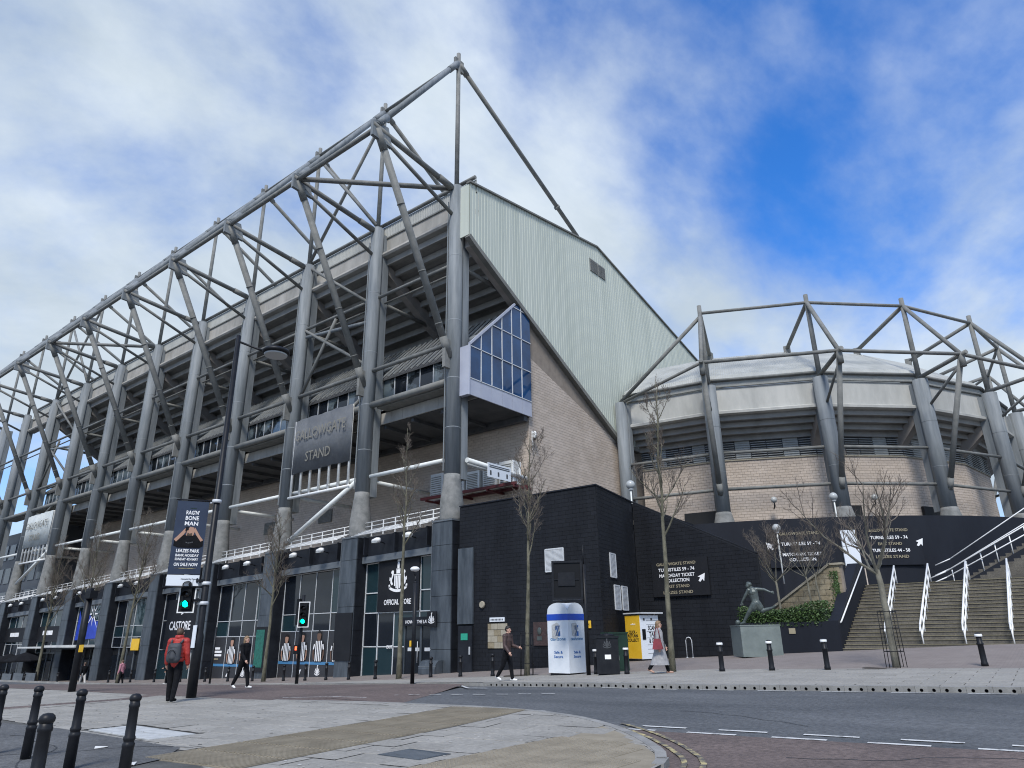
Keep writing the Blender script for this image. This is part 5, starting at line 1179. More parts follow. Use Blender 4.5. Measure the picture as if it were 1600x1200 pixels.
    sub('mouth', MB().ball(head + V((0, .05 * k, -.03 * k)), .011 * k, 8, sq=(1.1, .5, .35)), 'red_cloth')
    hc = [(head + V((0, -.012 * k, .03 * k)), .052 * k, head + V((0, -.018 * k, .012 * k)), .053 * k, 0, (.97, 1.05, 1.0)), (head + V((0, .02 * k, .05 * k)), .026 * k, head + V((0, -.03 * k, .05 * k)), .03 * k, 0)]
    if hairstyle == 'long': hc += [(head + V((s_ * .035 * k, -.022 * k, .02 * k)), .03 * k, head + V((s_ * .045 * k, -.02 * k, -.095 * k)), .02 * k, 0) for s_ in (-1, 1)] + [(head + V((0, -.04 * k, .02 * k)), .035 * k, head + V((0, -.045 * k, -.1 * k)), .028 * k, 0)]
    hr = fused('hair', hc, [hair], body, .014, 2)
    return P, body, J, head, hip, up, -low
def ring_coat(name, m, parent, rings, n=20, open_front=0.):
    b = MB(); k = len(rings)
    for (c, rx, ry) in rings:
        for j in range(n):
            a = 2 * math.pi * j / n + math.pi / 2; w_ = 1 + .04 * math.sin(5 * a); b.v.append((c[0] + rx * w_ * math.cos(a), c[1] + ry * w_ * math.sin(a), c[2]))
    for i in range(k - 1):
        for j in range(n): q = (j + 1) % n; b.f.append((i * n + j, i * n + q, (i + 1) * n + q, (i + 1) * n + j)); b.m.append(0); b.s.append(True)
    return link(name, b.mesh(name, m), parent, (0, 0, 0))
# man in a red padded jacket, seen from behind
mz = gz(-18.9, 9.6) + .1
PM, body, J, head, hip, up, lo = person('person in a red padded jacket standing by the lamp post, seen from behind', (-18.95, 9.65, mz), 42, 1.76, 'red_cloth', 'black_cloth', 'black_cloth', 'hair_brown', dict(leg_l=6, leg_r=-8, knee_r=6, knee_l=2, arm_l=4, arm_r=-4, elbow_l=18, elbow_r=22, out_l=13, out_r=13), voxel=.011, puff=1.22)
jk = [(V((s_ * .0, 0, 0)) + hip + up * z_, .05, hip + up * z_ + V((0, 0, .001)), .05, 0) for s_ in (0,) for z_ in ()]
q = MB()
for z_ in (.06, .15, .24, .33, .42): c = hip + up * z_; q.lathe([(.168, -.05), (.188, -.02), (.19, .02), (.168, .05)], c, 20)
for i in range(len(q.v)): x, y, z = q.v[i]; q.v[i] = (x * 1.13, y * .86, z)
link('jacket_baffle', q.mesh('jacket_baffle', 'red_cloth'), body, (0, 0, 0))
link('collar', MB().lathe([(.1, -.02), (.115, .05), (.1, .1)], hip + up * .56, 16).mesh('collar', 'red_cloth'), body, (0, 0, 0))
bp = thing('backpack', 'dark grey backpack worn over the red jacket', 'backpack', (-18.95, 9.65, mz), rad(42))
off = V((0, 0, lo)); b0 = fused('bag', [(off + hip + V((sx_, -.22, z_)), .1, off + hip + V((sx_, -.2, z_ + .3)), .09, 0) for sx_ in (-.08, 0, .08) for z_ in (.08,)] + [(off + hip + V((-.06, -.2, .36)), .1, off + hip + V((.06, -.2, .36)), .1, 0)] + [(off + hip + V((0, -.28, .12)), .08, off + hip + V((0, -.28, .26)), .07, 0, (1.3, 1, 1))], ['dark_pack'], bp, .014)
q = MB()
for s_ in (-1, 1): q.ptube([off + hip + V((s_ * .12, -.17, .46)), off + hip + V((s_ * .15, -.02, .56)), off + hip + V((s_ * .15, .15, .45)), off + hip + V((s_ * .15, .17, .25)), off + hip + V((s_ * .15, -.1, .1))], [.025] * 5, 6)
local('strap', q, 'dark_pack', bp); local('pocket_seam', MB().ptube([off + hip + V((x, -.365, .2 + .1 * (1 - (x / .1) ** 2))) for x in lin(-.1, .1, 6)], [.008] * 7, 5), 'black_cloth', bp)
# woman in black
q_ = (-23.6, 14.45); person('person with long fair hair in a black coat crossing the red road table', (q_[0], q_[1], gz(*q_) + .09), -75, 1.7, 'black_cloth', 'black_cloth', 'white_shoe', 'hair_blond', dict(leg_l=18, knee_l=8, leg_r=-16, knee_r=14, foot_r=20, arm_l=-14, arm_r=14, elbow_l=20, elbow_r=30), 'long', .012, 1.12, female=True)
b_ = [o for o in bpy.data.objects if o.name.startswith('body')][-1]
# young man looking at his phone
q_ = (-16.1, 19.85); PY, bY, JY, hY, hipY, upY, loY = person('person in a dark brown jacket walking with a phone in front of the black wall', (q_[0], q_[1], gz(*q_) + .11), -82, 1.76, 'brown_cloth', 'black_cloth', 'white_shoe', 'hair_black', dict(leg_l=13, knee_l=5, leg_r=-14, knee_r=20, foot_r=20, arm_l=6, arm_r=4, elbow_l=70, elbow_r=35, lean=4), 'short', .011, 1.12)
ph = thing('phone', 'dark phone held by the walking person in brown', 'phone', (q_[0], q_[1], gz(*q_) + .11), rad(-82)); pp = JY['palml'] + V((0, 0, loY)); local('case', MB().bar(pp + V((.0, .02, -.03)), pp + V((0, .05, .1)), .07, .012, up=(0, -1, .3)), 'black_plastic', ph); local('screen', MB().bar(pp + V((.0, .008, -.02)), pp + V((0, .04, .092)), .06, .008, up=(0, -1, .3)), 'far_glass', ph)
# woman in a long grey coat
q_ = (-11.9, 23.0); gq = gz(*q_) + .11
PG, bG, JG, hG, hipG, upG, loG = person('person in a long grey coat walking past the young tree', (q_[0], q_[1], gq), -70, 1.7, 'grey_cloth', 'black_cloth', 'tan_shoe', 'hair_blond', dict(leg_l=20, knee_l=6, leg_r=-20, knee_r=16, foot_r=22, arm_l=6, arm_r=-6, elbow_l=20, elbow_r=14, out_l=16, out_r=14), 'long', .011, 1.12, female=True)
c = lambda z, y=0: (0, y, z)
ring_coat('coat', 'grey_cloth', bG, [(c(.28, -.04), .29, .33), (c(.45, -.02), .26, .27), (c(.7), .225, .2), (c(.95), .195, .155), (c(1.15, .01), .2, .15), (c(1.32, .02), .21, .14), (c(1.4, .02), .15, .1)])
link('lapel', MB().prism([(-.03, .165, 1.38), (.05, .165, 1.38), (.02, .185, .95), (.0, .22, .5), (-.02, .22, .5)], (0, .012, 0)).mesh('lapel', 'black_cloth'), bG, (0, 0, 0))
hb = thing('handbag', 'red shoulder bag on the near side of the grey coat', 'bag', (q_[0], q_[1], gq), rad(-70)); q = MB()
q.hexa([(.27, -.2, .78), (.27, .18, .78), (.4, .16, .78), (.4, -.18, .78), (.28, -.12, 1.12), (.28, .1, 1.12), (.34, .1, 1.12), (.34, -.12, 1.12)]); local('bag', q, 'red_bag', hb)
local('strap', MB().ptube([(.31, -.12, 1.1), (.28, -.05, 1.42), (.2, 0, 1.5), (.28, .05, 1.4), (.31, .1, 1.1)], [.014] * 5, 6), 'red_bag', hb)
# people far down the pavement
for lab, x, y, yaw, top, legs, shoe, hair, ps in (('person in black top and pale trousers walking on the far pavement', -61.5, 24.2, 95, 'black_cloth', 'pale_cloth', 'white_shoe', 'hair_brown', dict(leg_l=20, leg_r=-18, knee_r=10, arm_l=-15, arm_r=15)), ('person in a pink top near the dark doorway', -55.5, 24.4, 120, 'pink_cloth', 'black_cloth', 'black_cloth', 'hair_brown', dict(leg_l=8, leg_r=-6, elbow_r=70, out_r=25, lean=6)), ('person in black standing under the yellow sign', -52.5, 26.2, 160, 'black_cloth', 'black_cloth', 'white_shoe', 'hair_black', dict(leg_l=5, leg_r=-5, elbow_l=80))):
    person(lab, (x, y, gz(x, y) + .1), yaw, 1.7, top, legs, shoe, hair, ps, voxel=.02, puff=1.12)
# statue
SZ = 1.76 + .12
PT_ = thing('plinth', 'square grey green stone plinth under the bronze footballer', 'plinth', (-11.85, 32.1, gz(-11.85, 32.1) + .1), rad(36)); hpl = 1.85 - (gz(-11.85, 32.1) + .1)
local('block', MB().box(-.85, .85, -.85, .85, 0, hpl - .05), 'plinth', PT_); local('cap_slab', MB().box(-.87, .87, -.87, .87, hpl - .045, hpl), 'plinth', PT_)
SS = thing('footballer_statue', 'bronze statue of a footballer striking a ball with arms spread', 'statue', (0, 0, 0)); S0 = V((0, 0, 0))
f_ = lambda x, z, y=0: V((x, 32.0 + y, z))
base = 1.86
hipS = f_(-11.62, 2.74); chS = f_(-11.68, 3.22); nkS = f_(-11.73, 3.42, -.03); hdS = f_(-11.82, 3.56, -.06)
caps = [(hipS, .145, hipS + V((0, 0, .12)), .14, 0), (hipS + V((0, 0, .1)), .135, chS, .17, 0, (1.1, .9, 1)), (chS, .17, chS + V((-.02, 0, .1)), .14, 0), (nkS - V((0, 0, .06)), .065, nkS + V((-.03, 0, .06)), .06, 0), (hdS, .1, hdS + V((-.03, -.03, -.04)), .085, 0, (.95, 1, 1.12)), (hdS + V((-.09, -.06, -.04)), .02, hdS + V((-.1, -.07, -.06)), .02, 0), (hdS + V((.03, 0, .02)), .1, hdS + V((.0, .0, .04)), .09, 0)]
caps += [(f_(-11.84, 3.32, -.1), .075, f_(-12.03, 3.05, -.12), .06, 0), (f_(-12.03, 3.05, -.12), .058, f_(-12.16, 2.86, -.14), .042, 0), (f_(-12.16, 2.86, -.14), .035, f_(-12.2, 2.78, -.14), .04, 0), (chS + V((0, 0, .1)), .08, f_(-11.84, 3.32, -.1), .08, 0)]
caps += [(f_(-11.53, 3.36, .05), .075, f_(-11.2, 3.33, .1), .06, 0), (f_(-11.2, 3.33, .1), .058, f_(-10.96, 3.22, .1), .042, 0), (f_(-10.96, 3.22, .1), .035, f_(-10.88, 3.19, .1), .04, 0), (chS + V((0, 0, .1)), .08, f_(-11.53, 3.36, .05), .08, 0)]
for w0, dr_ in ((f_(-12.2, 2.78, -.14), V((-.35, -.2, -1))), (f_(-10.88, 3.19, .1), V((1, .1, -.25)))):
    dr_.normalize(); sd_ = dr_.cross(V((0, 1, 0))).normalized()
    for f in range(4): caps.append((w0 + sd_ * ((f - 1.5) * .022), .014, w0 + sd_ * ((f - 1.5) * .032) + dr_ * (.09, .11, .1, .08)[f], .011, 0))
    caps.append((w0 - dr_ * .03 + sd_ * .03, .016, w0 + sd_ * .08 + dr_ * .04, .013, 0))
caps += [(hipS + V((-.07, -.07, -.03)), .115, f_(-11.92, 2.4, -.12), .085, 0), (f_(-11.92, 2.4, -.12), .082, f_(-12.2, 2.02, -.1), .05, 0), (f_(-12.2, 1.97, -.1), .05, f_(-12.36, 1.91, -.12), .04, 0)]
caps += [(hipS + V((.07, .07, -.03)), .115, f_(-11.4, 2.44, .08), .088, 0), (f_(-11.4, 2.44, .08), .082, f_(-10.95, 2.55, .14), .05, 0), (f_(-10.95, 2.55, .14), .048, f_(-10.8, 2.63, .14), .036, 0)]
caps += [(hipS + V((.0, 0, .02)), .16, hipS + V((-.1, -.05, -.16)), .14, 0), (hipS + V((.06, 0, .0)), .15, hipS + V((.14, .06, -.16)), .14, 0)]
caps = [(c[0], c[1] * 1.18, c[2], c[3] * 1.18) + tuple(c[4:]) for c in caps]; fused('figure', caps, ['bronze'], SS, .014, 3); SS.location = (0, 0, 0)
part('ball', MB().ball((-12.5, 31.9, 1.97), .115, 16), 'bronze', SS)

# ------------------------------------------------------------------ street furniture
def bollard_mesh(u, white):
    local('shaft', MB().lathe([(.1, 0), (.1, .1), (.085, .13), (.082, .62), (.1, .64), (.1, .67), (.08, .69), (.075, .84)], n=16), 'black_metal', u)
    local('cap', MB().lathe([(.075, .84), (.1, .86), (.105, .9), (.095, .94), (.06, .97), (.01, .98)], n=16), 'black_metal', u)
    if white: local('band', MB().lathe([(.1, .86), (.107, .875), (.109, .9), (.1, .935), (.097, .94)], n=16), 'white_paint', u)
def bollard(label, x, y, s=1., white=False, lift=.1, tall=False, group=None, proto=[None, None, None]):
    k = 2 if tall else int(white)
    if proto[k] is None:
        u = thing('bollard', label, 'bollard', (x, y, gz(x, y) + lift), 0, group)
        if tall:
            local('shaft', MB().lathe([(.088, 0), (.082, .46), (.088, .47), (.088, .5), (.074, .51), (.074, .53), (.085, .54), (.085, .565), (.072, .58), (.068, .87), (.078, .88), (.078, .905), (.07, .915), (.07, .94)], n=18), 'black_metal', u); local('cap', MB().lathe([(.07, .94), (.084, .955), (.086, .975), (.078, .995), (.05, 1.015), (.005, 1.022)], n=18), 'black_metal', u)
        else: bollard_mesh(u, white)
        u.scale = (s, s, s); proto[k] = u
    else: u = dup(proto[k], (x, y, gz(x, y) + lift), None, label, group); u.scale = (s, s, s)
    return u
for k, (x, y) in enumerate(((-12.75, 3.96), (-11.83, 4.11), (-10.43, 4.13), (-8.89, 4.11), (-7.26, 2.63))):
    bollard(('tall black bollard at the left edge of the picture', 'tall black bollard second from the left edge', 'tall black bollard in the middle of the near group', 'tall black bollard rightmost of the near group', 'tall black bollard nearest the camera, set in front of the others')[k], x, y, 1., False, .0 if k < 9 else .1, True, 'near bollards on the asphalt footway').scale = (.76, .76, 1)
fx = [(-21.6, 25.6), (-24.3, 26.4), (-26.6, 26.7), (-31.0, 26.9), (-33.6, 27.2), (-36.3, 27.7), (-38.6, 27.9), (-41, 28.0), (-44.5, 28), (-47.5, 28), (-50.5, 28), (-54, 28), (-58, 28), (-62, 28), (-66, 28), (-70, 27.5), (-74, 27), (-79, 26)]
for k, (x, y) in enumerate(fx): bollard('black bollard in the row along the shop fronts, %s from the black wall' % ORD[k], x, y, 1.0, False, .1, False, 'bollards along the shop fronts')
for k, (x, y) in enumerate(((-10.1, 23.9), (-8.6, 24.4), (-6.95, 24.75), (-2.85, 26.3))): bollard('white-topped black bollard on the plaza, %s right of the grey coat' % ORD[k], x, y, .98, True, .1, False, 'white-topped bollards on the plaza')
bollard('white-topped black bollard between the cash kiosk and the litter bin', -15.1, 23.95, .95, True, .1, False, 'white-topped bollards on the plaza'); bollard('white-topped black bollard between the litter bin and the yellow locker', -13.4, 23.3, .95, True, .1, False, 'white-topped bollards on the plaza')
# cash machine kiosk
gk = gz(-16.2, 24.3) + .1; KA = 86
AT = thing('cash_kiosk', 'white and blue cash machine kiosk with curved roof on the pavement', 'cash machine', (-16.85, 24.6, gk), rad(KA))
hw = .53; local('body', MB().box(-hw, hw, -hw, hw, .06, 2.28), 'kiosk', AT); local('base', MB().box(-hw + .05, hw - .05, -hw + .05, hw - .05, -.1, .06), 'black_metal', AT); local('blue_band', MB().box(-hw - .012, hw + .012, -hw - .012, hw + .012, 2.03, 2.27), 'blue_band', AT)
q = MB(); nA = 8
for fx_, fy_ in ((1, 0),):
    prof = [(-hw * math.cos(math.pi * i / nA), 2.28 + .42 * math.sin(math.pi * i / nA) ** .8) for i in range(nA + 1)]
    q.prism([(p, -hw, z) for p, z in prof], (0, 2 * hw, 0)); q.prism([(-hw, p, z + .004) for p, z in prof], (2 * hw, 0, 0))
local('curved_roof', q, 'kiosk', AT)
def ltext(s_, size, org, xd, par, m, width, bold=.01):
    t = text(s_, size, org, xd, UP, None, m, bold=bold, width=width); t.parent = par; t.location = (0, 0, 0); return t
for xd, o0 in (((1, 0, 0), lambda x, z: (x, -hw - .006, z)), ((0, 1, 0), lambda x, z: (hw + .006, x, z)), ((0, -1, 0), lambda x, z: (-hw - .006, x, z))):
    ltext('cashzone', .19, o0(0, 1.27), xd, AT, 'poster_blue', .78); ltext('Safe &', .14, o0(0, .78), xd, AT, 'kiosk_text', .42); ltext('Secure', .14, o0(0, .62), xd, AT, 'kiosk_text', .45)
    q = MB(); X_ = V(xd); c0 = V(o0(0, 1.63)); z_ = lambda a, b: c0 + X_ * a + V((0, 0, b)); nr = X_.cross(V(UP)) * .006
    q.prism([z_(-.13, .2), z_(.03, .2), z_(-.06, .02), z_(-.12, .02)], nr); q.prism([z_(.13, -.2), z_(-.03, -.2), z_(.06, -.02), z_(.12, -.02)], nr); q.prism([z_(-.13, -.2), z_(-.05, -.2), z_(.13, .2), z_(.05, .2)], nr); local('logo', q, 'kiosk_text', AT)
local('worn_sticker', MB().prism([(-hw - .008, y, z) for y, z in ((.3, 1.35), (.3, 1.85), (.02, 1.95), (-.12, 1.8), (-.1, 1.5), (.05, 1.32))], (-.004, 0, 0)).prism([(x, -hw - .008, z) for x, z in ((-.3, 1.45), (-.3, 1.9), (-.02, 1.93), (.08, 1.75), (-.02, 1.4))], (0, -.004, 0)), 'sticker', AT)
# information screen seen from behind, on its post
gv = gz(-15.17, 23.44) + .1
VS = thing('message_sign', 'black back of an electronic message sign on a tall post beside the kiosk', 'sign', (-15.05, 23.35, gv), rad(32))
local('post', MB().tube((0, 0, 0), (0, 0, 4.0), .08, n=12).tube((0, 0, 4.0), (0, 0, 4.75), .02, n=6), 'black_metal', VS)
bx_ = local('case', MB().box(-1.2, -.1, -.16, .16, 2.72, 4.1), 'black_plastic', VS); q = MB()
for z0, z1 in ((2.69, 2.77), (4.06, 4.14)): q.box(-1.24, -.06, -.2, .2, z0, z1)
for x0 in (-1.24, -.14): q.box(x0, x0 + .08, -.2, .2, 2.77, 4.06)
q.box(-1.0, -.35, -.2, -.16, 3.2, 3.7); q.box(-1.2, -.2, -.19, -.165, 3.42, 3.46); link('back_frame', q.mesh('back_frame', 'black_metal'), bx_, (0, 0, 0))
# litter bin, green cabinet, collection locker
gb = gz(-14.2, 23.2) + .1
LB_ = thing('litter_bin', 'square black litter bin with a sticker beside the kiosk', 'bin', (-14.15, 23.3, gb), rad(30)); local('body', MB().box(-.4, .4, -.4, .4, .06, 1.25), 'black_metal', LB_); local('lid', MB().box(-.43, .43, -.43, .43, 1.26, 1.33).lathe([(.3, 1.33), (.2, 1.4), (.05, 1.42)], n=10), 'black_metal', LB_); local('base', MB().box(-.36, .36, -.36, .36, 0, .06), 'black_plastic', LB_); local('sticker', MB().box(-.1, .12, -.405, -.4, .55, .7).box(.402, .406, -.1, .1, .5, .66), 'white_text', LB_); q = MB(); crest(q, (0, -.402, 1.0), XD, UP, .3); local('emblem', q, 'print_grey', LB_)
GC = thing('street_cabinet', 'dark green street cabinet behind the litter bin', 'cabinet', (-15.55, 26.2, gz(-15.55, 26.2) + .1), rad(60)); local('body', MB().box(-.45, .45, -.3, .3, 0, 1.45), 'bin_green', GC); local('lid', MB().box(-.47, .47, -.33, .33, 1.45, 1.51), 'bin_green', GC); local('door', MB().box(-.42, -.01, -.31, -.302, .1, 1.38).box(.01, .42, -.31, -.302, .1, 1.38), 'bin_green', GC)
gl = gz(-18.2, 33) + .1
LK = thing('collection_locker', 'yellow and white click and collect locker against the black wall', 'locker', (-18.1, 33.3, gl), rad(70)); hl = 2.15
local('body', MB().box(-.62, .62, -.55, .55, .1, hl), 'sign_white', LK); local('base', MB().box(-.6, .6, -.52, .52, 0, .1), 'black_metal', LK); local('yellow_side', MB().box(-.64, -.622, -.55, .55, .12, hl), 'yellow', LK); local('roof', MB().box(-.7, .8, -.75, .6, hl + .08, hl + .14).box(.5, .56, -.4, -.3, hl, hl + .08), 'mullion', LK)
for s_, z, wd in (('SCAN', 1.45, .5), ('TAP', 1.15, .42), ('& GO', .85, .45)): ltext(s_, .3, (.15, -.556, z), XD, LK, 'print_black', wd, .02)
for z in (.35, .55, .75, 1.08, 1.38, 1.7, 1.9): local('door_line', MB().box(-.2, .6, -.558, -.552, z, z + .012), 'print_grey', LK)
local('screen', MB().box(-.5, -.28, -.57, -.55, 1.0, 1.5), 'black_plastic', LK); [local('emblem', MB().box(x, x + .12, -.557, -.552, 1.9, 2.02), 'print_grey', LK) for x in (-.4, .1)]
for s_, z, wd in (('CLICK -', 1.3, .6), ('RETURN', 1.12, .75), ('COLLECT', .92, .85)): ltext(s_, .2, (-.645, 0, z), (0, -1, 0), LK, 'print_black', wd, .02)
ltext('collect', .12, (-.645, -.05, 1.7), (0, -1, 0), LK, 'white_text', .35)
HP = thing('cycle_hoop', 'thin bent steel hoop by the black wall right of the locker', 'hoop', (-16.6, 35.4, gz(-16.6, 35.4) + .1)); local('tube', MB().ptube([(-.16, 0, 0), (-.16, 0, .85), (-.1, 0, .97), (.0, 0, 1.0), (.1, 0, .97), (.16, 0, .85), (.16, 0, 0)], [.025] * 7, 8), 'mullion', HP); [local('foot', MB().lathe([(.06, 0), (.06, .02), (.03, .03)], (x, 0, 0), 10), 'mullion', HP) for x in (-.16, .16)]
SB = thing('salt_bin', 'low dark rounded bin at the foot of the corner pier', 'bin', (-29.9, 30.0, gz(-29.9, 30) + .1)); local('body', MB().prism([(-.7, -.3, 0), (-.7, .35, 0), (-.7, .35, .75), (-.7, 0, .72), (-.7, -.2, .55), (-.7, -.3, .3)], (1.3, 0, 0)), 'pier', SB); local('lid', MB().box(-.72, .62, -.28, -.22, .38, .44), 'fascia_band', SB)
# poles and signals
def signal_head(u, org, rz, on='green', walk=False, white=True):
    c, s__ = math.cos(rz), math.sin(rz); K_ = .8; T = lambda b: [b.v.__setitem__(i, (org[0] + K_ * (v[0] * c - v[1] * s__), org[1] + K_ * (v[0] * s__ + v[1] * c), org[2] + K_ * v[2])) for i, v in enumerate(b.v)]
    b = MB().box(-.16, .16, -.1, .14, 0, 1.0); T(b); h = local('signal_head', b, 'black_plastic', u)
    b = MB(); b.box(-.27, .27, .0, .02, -.12, 1.12); T(b); local('backing_board', b, 'black_plastic', u)
    b = MB(); [b.box(*k) for k in ((-.29, -.25, -.015, .025, -.14, 1.14), (.25, .29, -.015, .025, -.14, 1.14), (-.25, .25, -.015, .025, -.14, -.1), (-.25, .25, -.015, .025, 1.1, 1.14))]; T(b); local('white_border', b, 'white_paint', u)
    for k, nm in enumerate(('green', 'amber', 'red')):
        lit = nm == on; b = MB(); b.ball((0, -.1, .17 + k * .33), .115, 14, sq=(1, .35, 1)); T(b); link('lamp', b.mesh('lamp', 'green_light' if lit else 'lamp_off'), h, (0, 0, 0))
        b = MB(); pts = [(math.cos(a) * .135, math.sin(a) * .135) for a in lin(-.35, math.pi + .35, 10)]
        for (x0, z0), (x1, z1) in zip(pts, pts[1:]): b.face([(x0, -.1, .17 + k * .33 + z0), (x1, -.1, .17 + k * .33 + z1), (x1, -.3, .17 + k * .33 + z1 - .03), (x0, -.3, .17 + k * .33 + z0 - .03)])
        T(b); link('visor', b.mesh('visor', 'black_plastic'), h, (0, 0, 0))
lx, ly = -20.0, 10.75; g0 = gz(lx, ly) + .09
LP = thing('lamp_post', 'tall black lamp post with an arm and round lamp carrying the banner', 'lamp post', (lx, ly, g0))
local('post', MB().ptube([(0, 0, 0), (0, 0, 1.6), (0, 0, 1.7), (0, 0, 10.95)], [.135, .13, .1, .075], 12), 'black_metal', LP); local('arm', MB().ptube([(0, 0, 10.75), (.35, .55, 10.55), (.45, .7, 10.5)], [.04, .035, .05], 8), 'black_metal', LP)
hd = local('lamp_head', MB().lathe([(.12, 10.4), (.42, 10.44), (.46, 10.5), (.4, 10.58), (.1, 10.66)], (.66, 1.02, 0), 20), 'black_metal', LP); link('lens', MB().lathe([(.36, 10.37), (.38, 10.42)], (.66, 1.02, 0), 20).mesh('lens', 'lamp_glass'), hd, (0, 0, 0))
for z in (5.45, 3.05, 2.5): local('clamp', MB().lathe([(.13, z - .05), (.14, z), (.13, z + .05)], n=12).box(-.3, 0, -.04, .04, z - .03, z + .03), 'mullion', LP)
local('notice', MB().box(-.09, .09, -.16, -.14, 1.3, 1.9), 'sign_white', LP)
SH = thing('traffic_light', 'traffic light with green lamp lit on the lamp post beside the red-jacketed man', 'traffic light', (lx - .3, ly - .35, g0 + 2.35)); signal_head(SH, (0, 0, 0), rad(46)); local('bracket', MB().box(-.05, .35, .1, .3, .2, .26).box(-.05, .35, .1, .3, .75, .81), 'black_metal', SH)
# event banner
bd = V((-.45, -.89, 0)).normalized(); BN = thing('event_banner', 'navy concert banner with a bearded singer hanging from the lamp post', 'banner', (lx, ly, g0 + 3)); bw_, z0, z1 = .86, 2.98, 5.42; nb = V((-bd.y, bd.x, 0))
if nb.dot(V((-lx, -ly, 0))) < 0: nb = -nb
xr = V((nb.y, -nb.x, 0)); xr = -bd                      # reading direction
P3 = lambda u, z, e=0.: V((lx, ly, g0)) + bd * (.2 + bw_ * (1 - u)) + V((0, 0, z)) + nb * e
def bpoly(pts, m, e, nm, par): part(nm, MB().prism([P3(u, z, e) for u, z in pts], nb * .003), m, par)
cl = part('cloth', MB().prism([P3(0, z0 + .32), P3(1, z0 + .32), P3(1, z1), P3(0, z1)], nb * -.015), 'navy_print', BN); bpoly([(0, z0), (1, z0), (1, z0 + .3), (0, z0 + .3)], 'sign_white', -.002, 'sponsor_strip', BN); part('arm', MB().tube(P3(1.3, z1 + .03), P3(-.05, z1 + .03), .025, n=6).tube(P3(1.3, z0 - .03), P3(-.05, z0 - .03), .025, n=6), 'black_metal', BN)
up_ = V(UP); rd = (P3(1, 0) - P3(0, 0)).normalized()
for s_, z, h, wd in (("RAG'N'", 5.02, .16, .36), ('BONE', 4.86, .16, .36), ('MAN', 4.7, .16, .36), ('LEAZES PARK', 3.92, .13, .62), ('BANK HOLIDAY', 3.8, .1, .62), ('SUNDAY 4TH MAY', 3.69, .1, .62), ('ON SALE NOW', 3.53, .13, .64)):
    c0 = P3(.52, z, .006); text(s_, h, c0, rd, up_, BN, 'white_text', bold=.018, width=wd)
bpoly([(.18, 3.46), (.84, 3.46), (.84, 3.475), (.18, 3.475)], 'yellow_line', .004, 'underline', BN); bpoly([(.42, 5.2), (.62, 5.2), (.62, 5.215), (.42, 5.215)], 'bin_green', .004, 'emblem', BN)
bpoly([(.05, 4.1), (.2, 4.05), (.85, 4.05), (.97, 4.1), (.96, 4.3), (.78, 4.42), (.3, 4.42), (.06, 4.3)], 'black_cloth', .004, 'singer_print', BN); bpoly([(.4, 4.4), (.62, 4.4), (.66, 4.52), (.62, 4.64), (.5, 4.66), (.42, 4.56)], 'skin_print', .008, 'singer_print', BN); bpoly([(.04, 4.28), (.14, 4.38), (.36, 4.62), (.42, 4.56), (.32, 4.42), (.12, 4.22)], 'skin_print', .007, 'singer_print', BN); bpoly([(.96, 4.28), (.84, 4.4), (.66, 4.64), (.62, 4.58), (.72, 4.42), (.88, 4.24)], 'skin_print', .007, 'singer_print', BN); bpoly([(.42, 4.4), (.6, 4.4), (.58, 4.48), (.5, 4.46), (.44, 4.49)], 'hair_brown', .011, 'singer_print', BN); bpoly([(.36, 4.52), (.46, 4.56), (.46, 4.66), (.36, 4.66)], 'black_plastic', .011, 'singer_print', BN)
q = MB()
for u in (.42, .48, .54, .6): q.prism([P3(u, 4.17 + .25 * abs(u - .51), .008), P3(u + .04, 4.17 + .25 * abs(u + .04 - .51), .008), P3(u + .04, 4.2 + .25 * abs(u + .04 - .51), .008), P3(u, 4.2 + .25 * abs(u - .51), .008)], nb * .002)
part('necklace_print', q, 'print_grey', BN); text('Newcastle City Council', .06, P3(.68, z0 + .17, .004), rd, up_, BN, 'navy_print', width=.42); bpoly([(.92, z0 + .08), (.97, z0 + .08), (.97, z0 + .22), (.92, z0 + .22)], 'navy_print', .004, 'emblem', BN)
def pole(name, label, x, y, h, r, lift=.1): 
    u = thing(name, label, 'pole', (x, y, gz(x, y) + lift)); local('post', MB().tube((0, 0, 0), (0, 0, h), r, n=12).lathe([(r, h), (r * .8, h + .04), (.01, h + .06)], n=12), 'black_metal', u); return u
T2 = thing('traffic_light', 'traffic light showing green on its own black pole by the shop windows', 'traffic light', (-26.15, 18.5, gz(-26.15, 18.5) + .1)); local('post', MB().tube((0, 0, 0), (0, 0, 3.5), .07, n=12), 'black_metal', T2); signal_head(T2, (.28, -.12, 2.3), rad(40)); local('pedestrian_unit', MB().box(-.12, .16, -.2, -.06, 1.15, 1.5), 'black_plastic', T2); local('red_figure', MB().box(-.02, .1, -.21, -.2, 1.3, 1.45), 'red_light', T2); local('rear_head', MB().box(-.32, -.1, -.1, .14, 2.3, 3.35), 'black_plastic', T2)
CPx = pole('camera_pole', 'black pole with a white camera dome in front of the shop entrance', -19.65, 18.8, 3.5, .075); local('camera_arm', MB().tube((0, 0, 3.5), (0, 0, 3.75), .03).tube((0, 0, 3.75), (-.12, -.05, 3.95), .03), 'black_metal', CPx); local('camera_dome', MB().ball((-.05, 0, 4.0), .15, 14, sq=(1.3, 1.1, .65)), 'white_paint', CPx); local('push_button', MB().box(-.14, -.07, -.07, .04, 1.25, 1.45), 'yellow', CPx)
BPx = pole('signal_pole', 'thick black pole with a yellow button box left of the red-jacketed man', -25.95, 9.95, 3.15, .11, .07); local('push_button', MB().box(.1, .16, -.06, .05, 1.2, 1.42), 'yellow', BPx); local('head_box', MB().box(-.05, .35, -.12, .12, 2.85, 3.1), 'black_plastic', BPx)
pole('slim_pole', 'slim black pole near the poster windows', -34.85, 19.6, 2.6, .05)

